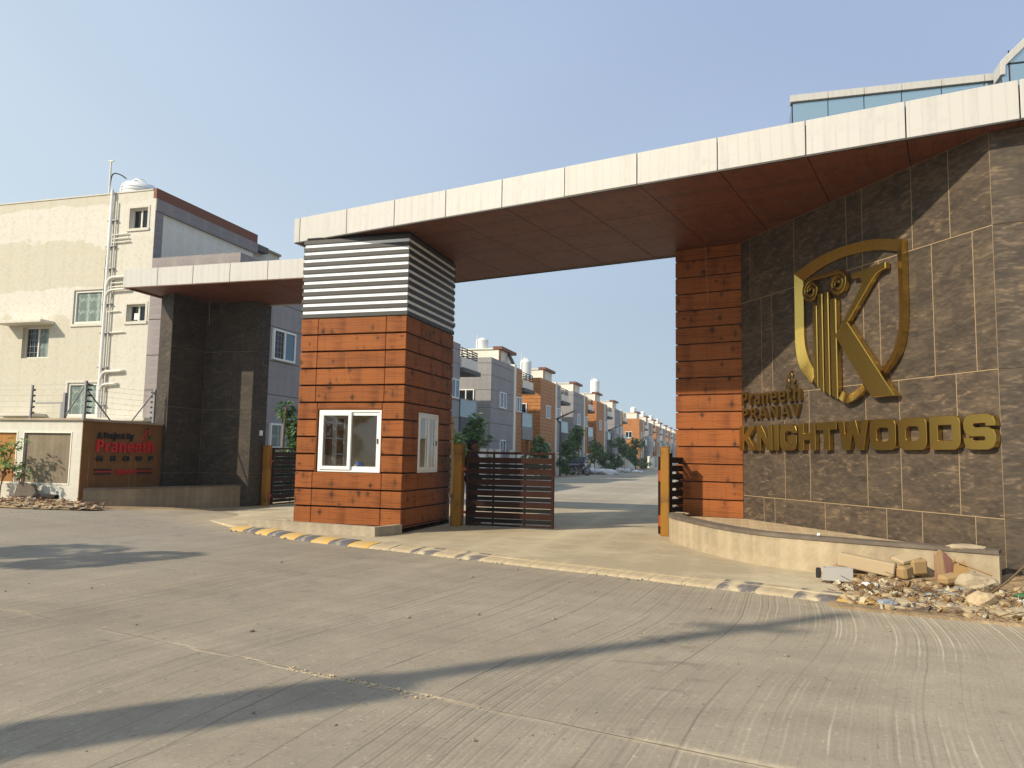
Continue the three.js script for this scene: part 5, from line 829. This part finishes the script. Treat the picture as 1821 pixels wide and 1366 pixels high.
{
  const t = thing('motorcycle', 'dark motorcycle standing sideways in front of the parked car', 'motorcycle', [-13.35, 0.06, -65.8]);
  for (const x of [-0.66, 0.66]) { const w = part('wheel', T(new THREE.TorusGeometry(0.29, 0.05, 8, 24), x, 0.34, 0), M.dark, t); const sp = []; for (let k = 0; k < 6; k++) sp.push(rod([x, 0.34, 0], [x + 0.27 * Math.cos(k * 1.047), 0.34 + 0.27 * Math.sin(k * 1.047), 0], 0.012, 5)); part('rim', merge(sp), M.steel, w); }
  part('frame', merge([rod([-0.66, 0.34, 0], [-0.15, 0.4, 0], 0.04), rod([0.66, 0.34, 0.06], [0.42, 0.98, 0.06], 0.03), rod([0.66, 0.34, -0.06], [0.42, 0.98, -0.06], 0.03), rod([-0.15, 0.4, 0], [0.42, 0.85, 0], 0.035), rod([-0.5, 0.72, 0], [0.35, 0.78, 0], 0.035)]), M.steel, t);
  part('engine', T(rock(0.2, 3, 1, 0.9, 0.8, 1), 0.02, 0.42, 0), M.slabGrey, t); part('fuel_tank', T(new THREE.SphereGeometry(0.2, 16, 10), 0, 0, 0).scale(1.3, 0.7, 0.7).translate(0.2, 0.86, 0), M.dark, t); part('seat', bb(-0.7, 0.78, -0.11, 0.02, 0.88, 0.11, 0.04), M.dark, t); part('handlebar', rod([0.4, 1.05, -0.33], [0.4, 1.05, 0.33], 0.018), M.steel, t); part('headlight', T(new THREE.SphereGeometry(0.1, 12, 8), 0.53, 0.92, 0), M.pvc, t); part('mudguard', T(new THREE.TorusGeometry(0.36, 0.05, 6, 16, 2.2), -0.66, 0.34, 0, 0, 0, 0.5), M.dark, t); part('exhaust', rod([-0.75, 0.34, 0.14], [0.05, 0.3, 0.14], 0.045), M.steel, t);
}
function sacks(label, x, z, pts, seed) { const t = thing('sack_heap', label, 'sack', [x, 0.05, z], 0, undefined); pts.forEach(([a, b, c, r], i) => part('sack', T(rock(r, seed + i, 1.5, 0.75, 1), a, b, c), std({ color: [0xdcdcdd, 0xc9cbd0, 0xe6e5e2][i % 3], roughness: 0.8 }), t)); }
sacks('heap of white sacks lying on the verge before the second pillar', -12.6, -71.5, [[-0.9, 0.3, 0, 0.42], [-0.3, 0.25, 0.3, 0.4], [0.3, 0.25, 0, 0.42], [0.9, 0.2, 0.4, 0.36], [1.3, 0.15, 0.2, 0.3]], 60);
sacks('farther small heap of pale sacks and rubble at the dense tree', -12.0, -84.0, [[-0.5, 0.25, 0, 0.4], [0.2, 0.2, 0.2, 0.35], [1.1, 0.12, 0, 0.3], [1.7, 0.1, 0.2, 0.25]], 70);
{ // far end of the street
  const cl = [], R = RNG(77); for (let i = 0; i < 60; i++) cl.push([-120 + 220 * R(), 2 + 3 * R(), -390 - 40 * R(), 6 + 4 * R(), 3 + 2 * R()]);
  const far = single('distant_treeline', leafCloud(cl, 16000, 1.5, 78, 0.2), M.leaf[1], 'hazy strip of trees far off at the end of the street', 'trees'); stuff(far);
}
// ---------------------------------------------------------------- person behind the gate leaf
function sdfMesh(caps, mn, mx, cell, k) { // smooth union of tapered capsules -> mesh
  const size = Math.max(mx[0] - mn[0], mx[1] - mn[1], mx[2] - mn[2]) / 2, c = mn.map((v, i) => (v + mx[i]) / 2), res = Math.ceil(2 * size / cell) + 4, half = res / 2, sc = size * res / (res - 4);
  const mc = new MarchingCubes(res, new THREE.MeshBasicMaterial(), false, false, 120000); mc.isolation = 0;
  const P = caps.map(([a, b, r, s]) => [a, b, r, s ?? r]);
  for (let z = 0; z < res; z++) for (let y = 0; y < res; y++) for (let x = 0; x < res; x++) {
    const q = [c[0] + (x - half) / half * sc, c[1] + (y - half) / half * sc, c[2] + (z - half) / half * sc]; let d = 9;
    for (const [a, b, r, s] of P) { const bx = b[0] - a[0], by = b[1] - a[1], bz = b[2] - a[2], l2 = bx * bx + by * by + bz * bz, t = l2 ? clamp(((q[0] - a[0]) * bx + (q[1] - a[1]) * by + (q[2] - a[2]) * bz) / l2) : 0; const e = Math.hypot(q[0] - a[0] - bx * t, q[1] - a[1] - by * t, q[2] - a[2] - bz * t) - (r + (s - r) * t); const h = clamp(0.5 + 0.5 * (d - e) / k); d = d + (e - d) * h - k * h * (1 - h); }
    mc.field[x + y * res + z * res * res] = -d;
  }
  mc.update(); const n = mc.count, g = new THREE.BufferGeometry();
  g.setAttribute('position', new THREE.Float32BufferAttribute(mc.positionArray.slice(0, n * 3), 3)); g.setAttribute('normal', new THREE.Float32BufferAttribute(mc.normalArray.slice(0, n * 3), 3)); g.setAttribute('uv', new THREE.Float32BufferAttribute(new Float32Array(n * 2), 2));
  g.scale(sc, sc, sc); g.translate(...c); return g;
}
{ // faces +x (to the right), standing, one hand at the gate
  const t = thing('person', 'person in a dark shirt standing in profile behind the slatted gate leaf', 'person', [-5.8, 0.06, -16.45]); t.scale.setScalar(1.05);
  const body = [], L = (a, b, r, s) => body.push([a, b, r, s]);
  L([0, 0.98, 0.09], [0, 0.98, -0.09], 0.12, 0.12); L([0, 1.0, 0], [0, 1.38, 0], 0.13, 0.15); L([0, 1.4, 0.16], [0, 1.4, -0.16], 0.075, 0.075); L([0.0, 1.4, 0], [0.03, 1.54, 0], 0.06, 0.055);
  for (const s of [-1, 1]) { L([0, 0.92, s * 0.09], [0.02, 0.5, s * 0.1], 0.085, 0.06); L([0.02, 0.5, s * 0.1], [-0.02, 0.09, s * 0.1], 0.06, 0.04); L([-0.04, 0.05, s * 0.1], [0.16, 0.04, s * 0.11], 0.045, 0.035); L([0, 1.4, s * 0.19], [s > 0 ? -0.02 : -0.03, 1.12, s * 0.24], 0.052, 0.042); L([-0.02, 1.12, s * 0.24], [0.16, 0.93, s * 0.22], 0.042, 0.03); }
  const hand = (s) => { const o = [0.18, 0.91, s * 0.22], c = [[o, [o[0] + 0.07, o[1] - 0.05, o[2]], 0.026, 0.024]]; [[-0.027, 0.062], [-0.009, 0.072], [0.009, 0.068], [0.026, 0.052]].forEach(([dz, l]) => { const k = [o[0] + 0.075, o[1] - 0.055, o[2] + dz]; c.push([k, [k[0] + l * 0.55, k[1] - l * 0.4, k[2]], 0.0095, 0.009], [[k[0] + l * 0.55, k[1] - l * 0.4, k[2]], [k[0] + l * 0.6, k[1] - l * 1.0, k[2]], 0.009, 0.008]); }); c.push([[o[0] + 0.02, o[1], o[2] - s * 0.02], [o[0] + 0.06, o[1] - 0.01, o[2] - s * 0.055], 0.012, 0.01]); return sdfMesh(c, [o[0] - 0.05, o[1] - 0.2, o[2] - 0.1], [o[0] + 0.2, o[1] + 0.06, o[2] + 0.1], 0.006, 0.008); };
  const head = sdfMesh([[[0.03, 1.68, 0], [0.03, 1.7, 0], 0.088], [[0.06, 1.6, 0], [0.05, 1.68, 0], 0.06, 0.08], [[0.1, 1.585, 0], [0.1, 1.6, 0], 0.03], [[0.118, 1.67, 0], [0.14, 1.645, 0], 0.012, 0.016], [[0.125, 1.615, -0.015], [0.125, 1.615, 0.015], 0.01], [[0.02, 1.66, 0.088], [0.015, 1.63, 0.086], 0.018, 0.012], [[0.02, 1.66, -0.088], [0.015, 1.63, -0.086], 0.018, 0.012], [[0.02, 1.5, 0], [0.03, 1.6, 0], 0.052]], [-0.1, 1.46, -0.13], [0.17, 1.82, 0.13], 0.009, 0.025);
  const skin = std({ color: 0x5d3a28, roughness: 0.6 });
  part('body', merge([sdfMesh(body, [-0.2, 0, -0.32], [0.28, 1.62, 0.32], 0.024, 0.05), hand(1), hand(-1), head]), skin, t);
  const grow = (a, e) => a.map(([p, q, r, s]) => [p, q, r + e, (s ?? r) + e]);
  part('shirt', sdfMesh(grow(body.filter(([a, b]) => a[1] > 1.05 && b[1] > 1.05 && b[1] < 1.5 || (a[1] === 1.0)), 0.014), [-0.22, 0.85, -0.34], [0.24, 1.6, 0.34], 0.02, 0.05), std({ color: 0x2a1d24, roughness: 0.9 }), t);
  part('trousers', sdfMesh(grow(body.filter(([a, b]) => a[1] <= 0.98 && b[1] >= 0.06 && Math.abs(a[2]) < 0.15), 0.014), [-0.18, 0, -0.26], [0.2, 1.15, 0.26], 0.022, 0.04), std({ color: 0x23262d, roughness: 0.9 }), t);
  part('hair', sdfMesh([[[0.0, 1.72, 0], [0.02, 1.735, 0], 0.094], [[-0.03, 1.66, 0], [-0.02, 1.7, 0], 0.078, 0.09], [[0.07, 1.75, 0], [0.09, 1.745, 0], 0.045, 0.035]], [-0.14, 1.52, -0.13], [0.16, 1.86, 0.13], 0.01, 0.03), std({ color: 0x14100e, roughness: 0.8 }), t);
  for (const s of [-1, 1]) part('eye', T(new THREE.SphereGeometry(0.011, 8, 6), 0.108, 1.672, s * 0.034), M.dark, t);
}
// ---------------------------------------------------------------- rubble on the right
{
  const mound = thing('rubble_heap', 'heap of dry soil, twigs and litter below the concrete planter wall', 'rubble');
  const pos = [], idx = [], nx = 60, nz = 34, hgt = (x, z) => { const u = (x - 0.9) / 4.2, e = sstep(0, 0.16, u), f = (z + 12.05 - 0.12 * (x - 1)) ; const back = clamp(1 - (f - 0.2) / 2.1); return e * (0.30 * Math.pow(clamp(back), 1.4)) * (0.6 + 0.9 * fb(x * 0.21, z * 0.21)) + e * clamp(back * 3) * 0.05 * (fb(x * 1.3, z * 1.3) - 0.4) + 0.0; };
  for (let j = 0; j <= nz; j++) for (let i = 0; i <= nx; i++) { const x = 0.9 + 4.6 * i / nx, z = -11.85 + 0.38 * (x - 1) * 0.6 + 2.6 * j / nz; pos.push(x, 0.02 + hgt(x, z) - (i === 0 || i === nx || j === nz ? 0.06 : 0), z); }
  for (let j = 0; j < nz; j++) for (let i = 0; i < nx; i++) { const q = j * (nx + 1) + i; idx.push(q, q + nx + 1, q + 1, q + 1, q + nx + 1, q + nx + 2); }
  const g = new THREE.BufferGeometry(); g.setAttribute('position', new THREE.Float32BufferAttribute(pos, 3)); g.setIndex(idx); g.computeVertexNormals(); part('soil', boxUV(ni(g)), M.soil, mound);
  const R = RNG(31), gs = [[], [], [], [], []];
  const surf = (x, z) => Math.max(0.02, 0.02 + hgt(x, z));
  for (let i = 0; i < 1500; i++) { const x = 1.15 + 3.6 * R(), z = -11.2 + 0.24 * (x - 1) + (R() + R()) * 0.95, y = surf(x, z), k = Math.floor(R() * 5); const s = 0.012 + 0.05 * R() ** 3; if (k < 2) gs[k].push(T(rock(s * 1.1, i, 1.2, 0.7, 1, 0), x, y + s * 0.3, z)); else if (k === 2) { const a = R() * 6.28, l = 0.06 + 0.22 * R(); gs[2].push(rod([x, y + 0.01, z], [x + l * Math.cos(a), y + 0.02 + 0.09 * R(), z + l * Math.sin(a)], 0.004, 4)); } else { const w = 0.03 + 0.07 * R(), sh = ni(new THREE.PlaneGeometry(w, w * 0.7, 2, 2)), p = sh.attributes.position; for (let q = 0; q < p.count; q++) p.setZ(q, 0.03 * (fb(p.getX(q) * 9 + i * 0.13, p.getY(q) * 9) - 0.5)); T(sh, 0, 0, 0, R() * 3, R() * 3, R() * 3); sh.computeVertexNormals(); gs[k].push(boxUV(sh).translate(x, y + 0.025, z)); } }
  const cols = [0xa8926f, 0x86725a, 0x6f5338, 0xb5ab94, 0x8b6a3e]; gs.forEach((a, i) => { if (i < 3) a.forEach((q) => q); stuff(part(['gravel', 'clods', 'twigs', 'paper_scraps', 'dry_leaves'][i], merge(a), std({ color: cols[i], roughness: 0.95, side: THREE.DoubleSide }), mound)); });
  const col = []; for (let i = 0; i < 26; i++) { const x = 1.5 + 1.6 * R(), z = -10.75 + 0.2 * (x - 1) + 0.8 * R(); col.push(T(rock(0.02 + 0.04 * R(), i + 4000, 1.6, 0.4, 1, 1), x, surf(x, z) + 0.02, z)); } stuff(part('plastic_scraps', merge(col), std({ color: 0x8f8f88, roughness: 0.5 }), mound));
}
{
  const put = (name, label, cat, x, y, z, ry, fn, rz = 0, rx = 0) => { const t = thing(name, label, cat, [x, y, z], ry); t.rotation.set(rx, ry, rz); fn(t); return t; };
  put('stone_block', 'long pale dressed stone block lying tilted on the rubble', 'stone', 1.55, 0.3, -10.92, -0.28, (t) => part('block', cbox(0.66, 0.17, 0.2, 0.012), M.stoneBeige, t), -0.14);
  put('concrete_box', 'small open grey concrete trough at the left end of the rubble', 'trough', 1.18, 0.1, -10.75, -0.12, (t) => { part('trough', merge([bb(-0.18, 0, -0.09, 0.18, 0.16, -0.06, 0.004, rnd), bb(-0.18, 0, 0.06, 0.18, 0.16, 0.09, 0.004, rnd), bb(-0.18, 0, -0.06, -0.155, 0.16, 0.06), bb(0.155, 0, -0.06, 0.18, 0.16, 0.06), bb(-0.155, 0, -0.06, 0.155, 0.025, 0.06)]), std({ color: 0xa4a19c, roughness: 0.9 }), t); part('black_sleeve', bb(-0.26, 0.02, -0.06, -0.2, 0.14, 0.06, 0.01), M.dark, t); });
  put('broken_stone', 'tan broken sandstone pieces leaning against the planter wall', 'stone', 2.12, 0.3, -10.95, 0.4, (t) => { part('stone', cbox(0.22, 0.2, 0.2, 0.03), M.stoneTan, t); part('stone', T(cbox(0.2, 0.17, 0.16, 0.03), -0.2, -0.05, 0.05, 0, 0.5, 0.1), M.stoneTan, t); part('stone', T(cbox(0.3, 0.05, 0.2, 0.01), -0.1, 0.1, -0.03, 0.2, 0.2, 0.1), M.stoneBeige, t); }, 0.05);
  put('cardboard_sheet', 'reddish brown torn board standing up in the rubble', 'board', 2.42, 0.36, -10.9, 0.25, (t) => { part('board', ext([[-0.13, -0.2], [0.05, -0.22], [0.13, -0.14], [0.11, 0.05], [0.04, 0.13], [-0.03, 0.17], [-0.1, 0.11]], 0.02, 0.003), std({ map: rep(tex(128, 128, (u, v) => mixc([128, 88, 76], [164, 132, 94], sstep(0.5, 0.8, u) + 0.5 * (fb(u * 8, v * 0.5) - 0.5))), 2.6), roughness: 0.9 }), t); part('torn_flap', ext([[0.05, -0.18], [0.24, -0.12], [0.2, 0.04], [0.12, -0.02], [0.1, 0.08]], 0.012, 0.002).rotateY(-0.5).translate(0.02, 0, 0.04), std({ color: 0x9a7a4c, roughness: 0.95 }), t); }, 0.05, -0.2);
  put('rock', 'rounded pale rock sitting lowest on the rubble near the road', 'rock', 2.55, 0.08, -9.82, 0, (t) => part('rock', rock(0.13, 5, 1.1, 0.9, 1), M.stoneBeige, t));
  put('rock', 'flat tan stone below the torn board', 'rock', 2.4, 0.22, -10.55, 0.5, (t) => part('rock', cbox(0.24, 0.12, 0.16, 0.035), M.stoneTan, t), 0.15);
  put('cement_bag', 'crumpled whitish cement lump in the middle of the rubble', 'bag', 2.72, 0.18, -10.5, 0, (t) => part('bag', rock(0.17, 12, 1.4, 0.8, 1, 3), M.concLight, t));
  put('plastic_bag', 'crumpled white plastic bag beside the grey trough', 'bag', 1.52, 0.08, -10.5, 0.3, (t) => part('bag', rock(0.12, 33, 1.7, 0.55, 0.9, 3), std({ color: 0xdedede, roughness: 0.45 }), t));
  put('plastic_bag', 'grey plastic bag lying on the kerb edge below the rubble', 'bag', 1.55, 0.05, -9.55, 0.3, (t) => part('bag', rock(0.1, 36, 1.7, 0.5, 0.8, 3), std({ color: 0x8c949c, roughness: 0.5 }), t));
  put('woven_sack', 'green white and orange printed sack at the right edge of the rubble', 'sack', 3.15, 0.06, -9.95, -0.3, (t) => { part('sack', rock(0.17, 51, 1.5, 0.5, 1, 3), std({ color: 0xe4e2dc, roughness: 0.6 }), t); part('green_print', T(rock(0.12, 52, 1.9, 0.4, 0.5, 3), -0.02, 0.07, -0.14), std({ color: 0x1e5a34, roughness: 0.6 }), t); part('orange_print', T(rock(0.11, 53, 1.2, 0.5, 0.8, 3), 0.1, 0.05, 0.04), std({ color: 0xd07a1c, roughness: 0.6 }), t); });
  put('dry_branch', 'bare dry branch sticking up out of the rubble at the right edge', 'branch', 2.75, 0.1, -10.3, 0, (t) => part('branch', merge([tube([[0, 0, 0], [0.2, 0.16, -0.02], [0.45, 0.4, -0.06]], 0.012, 12, 5), tube([[0.2, 0.16, -0.02], [0.36, 0.2, 0.03], [0.5, 0.3, 0.05]], 0.007, 8, 5), tube([[0, 0, 0], [-0.2, 0.05, 0.05], [-0.4, 0.02, 0.1]], 0.008, 8, 5)]), M.bark, t));
  put('thin_stick', 'thin stick leaning down from the torn board', 'stick', 2.5, 0.42, -10.8, 0, (t) => part('stick', rod([0, 0, 0], [0.42, -0.16, 0.05], 0.009, 5), M.bamboo, t));
}
{ // rubble at the left wall
  const m = thing('stone_rubble', 'spread of flat broken stones and dry leaves at the foot of the cream boundary wall', 'rubble'), R = RNG(61), gs = [[], [], []];
  const g = new THREE.CircleGeometry(1, 30); g.rotateX(-Math.PI / 2); const p = g.attributes.position; for (let i = 0; i < p.count; i++) { const r = Math.hypot(p.getX(i), p.getZ(i)); p.setXYZ(i, p.getX(i) * 2.1, r > 0.99 ? 0.0 : 0.2, p.getZ(i) * 0.55); } g.computeVertexNormals(); T(g, -16.0, 0.24, -14.22); part('soil', boxUV(ni(g)), M.soil, m);
  for (let i = 0; i < 420; i++) { const a = R() * 6.28, k = Math.sqrt(R()), x = -15.95 + 2.1 * k * Math.cos(a), z = -14.2 + 0.48 * k * Math.sin(a), s = 0.02 + 0.09 * R() ** 2, y = 0.25 + 0.17 * (1 - k); if (i % 3 < 2) gs[i % 2].push(T(cbox(s * 2, s * 0.5, s * 1.3, 0.005), x, y + 0.02, z, R() * 0.6 - 0.3, R() * 3, R() * 0.6 - 0.3)); else gs[2].push(leafCloud([[x, y + 0.05, z, 0.1, 0.02]], 3, 0.09, i, 0)); }
  stuff(part('stone_chips', boxUV(merge(gs[0])), M.stoneBeige, m)); stuff(part('stone_chips', boxUV(merge(gs[1])), M.conc, m)); stuff(part('fallen_leaves', merge(gs[2]), M.leafBrown, m));
  const c = thing('concrete_lump', 'dark leaning slab in the wall shadow behind the sapling', 'stone', [-16.2, 0.3, -14.42], 0.2); part('slab', ext([[-0.4, 0], [0.3, 0], [0.16, 0.42], [-0.26, 0.5]], 0.1, 0.02), M.coping, c);
  const d = thing('drain_pipe', 'dark open pipe end poking from the rubble at the wall', 'pipe', [-15.65, 0.47, -14.35], 0.3); part('pipe', T(new THREE.CylinderGeometry(0.1, 0.1, 0.5, 20, 1, true), 0, 0, 0, 0, 0, 1.45).scale(1, 0.6, 1), std({ color: 0x2a2522, side: THREE.DoubleSide }), d);
}
// ---------------------------------------------------------------- glass building behind the sign wall
{
  const t = thing('glass_building', 'blue glazed building with white parapet band rising behind the right end of the canopy', 'building', [1.62, 0, -24]);
  const H = 12.72;
  part('core', bb(0.05, 0, -9, 14, H - 0.2, -0.12), M.glassSky, t);
  const xs = [0, 0.02, 1.03, 2.03, 3.05, 4.1, 5.2, 6.3, 7.4, 8.5]; for (let i = 1; i < xs.length - 1; i++) for (let r = 0; r < 4; r++) part('glass_panel', bb(xs[i] + 0.012, H - 0.2 - (r + 1) * 2.2 + 0.02, -0.1, xs[i + 1] - 0.012, H - 0.2 - r * 2.2, -0.06), M.glassSky, t);
  part('mullion_grid', bb(0.02, 0, -0.119, 8.6, H - 0.21, -0.101), M.dark, t);
  for (let i = 0; i < xs.length - 2; i++) part('parapet_panel', bb(i ? xs[i + 1] + 0.01 : -0.04, H - 0.19, -0.3, xs[i + 2] - 0.002, H + 0.02, 0.03, 0.004, rnd), M.fascia, t);
  part('side_glass', bb(0.0, 0, -9, 0.04, H - 0.21, -0.12), M.glassDark, t);
}
{
  const t = thing('glass_stair_block', 'sloping glazed roof edge at the top right corner above the canopy', 'building', [6.3, 0, -23.2]);
  const s = [[0, 0]], inset = [[0.66, 0], [9, 0], [9, 16.2], [4.24, 16.0], [0.74, 12.55]];
  part('glass_panel', ext(inset, 0.5).translate(0, 0, -0.55), M.glassSky, t);
  part('white_edge', ext([[0.7, 12.7], [4.2, 16.2], [9, 16.4], [9, 16.2], [4.26, 16.0], [0.82, 12.56], [0.8, 12.3], [0.68, 12.3]], 0.62, 0.01).translate(0, 0, -0.6), M.fascia, t);
  part('mullion', merge([bb(0.9, 0, -0.049, 0.93, 13.0, -0.03), bb(0.8, 12.6, -0.049, 9, 12.64, -0.03), bb(2.2, 0, -0.049, 2.23, 13.9, -0.03)]), M.dark, t);
}
// ---------------------------------------------------------------- behind the viewer: what casts the shadows on the road
{
  const bx = -8.4, bz = 1.45, t = thing('utility_pole', 'concrete utility pole with a transformer standing across the road behind the viewer', 'utility pole', [bx, 0, bz]);
  part('pole', rod([0, 0, 0], [0, 9.0, 0], 0.17, 12, 0.11), M.conc, t);
  part('transformer', T(cbox(0.5, 1.5, 0.5, 0.05), 0.12, 4.9, 0.0), M.steel, t); part('switch_box', T(cbox(0.42, 0.8, 0.4, 0.03), 0.05, 3.5, 0.02), M.slabGrey, t);
  part('cross_arm', merge([bb(-0.5, 8.0, -0.05, 0.5, 8.1, 0.05), bb(-0.3, 4.05, -0.2, 0.45, 4.12, 0.2)]), M.steel, t);
}
youngTree('leafy roadside tree left of the viewer shading the road', -13.2, -5.4, 4.2, 3.3, 91, 0, 'roadside_tree', 0.2, 3200, 0.3);

renderer.render(scene, camera);
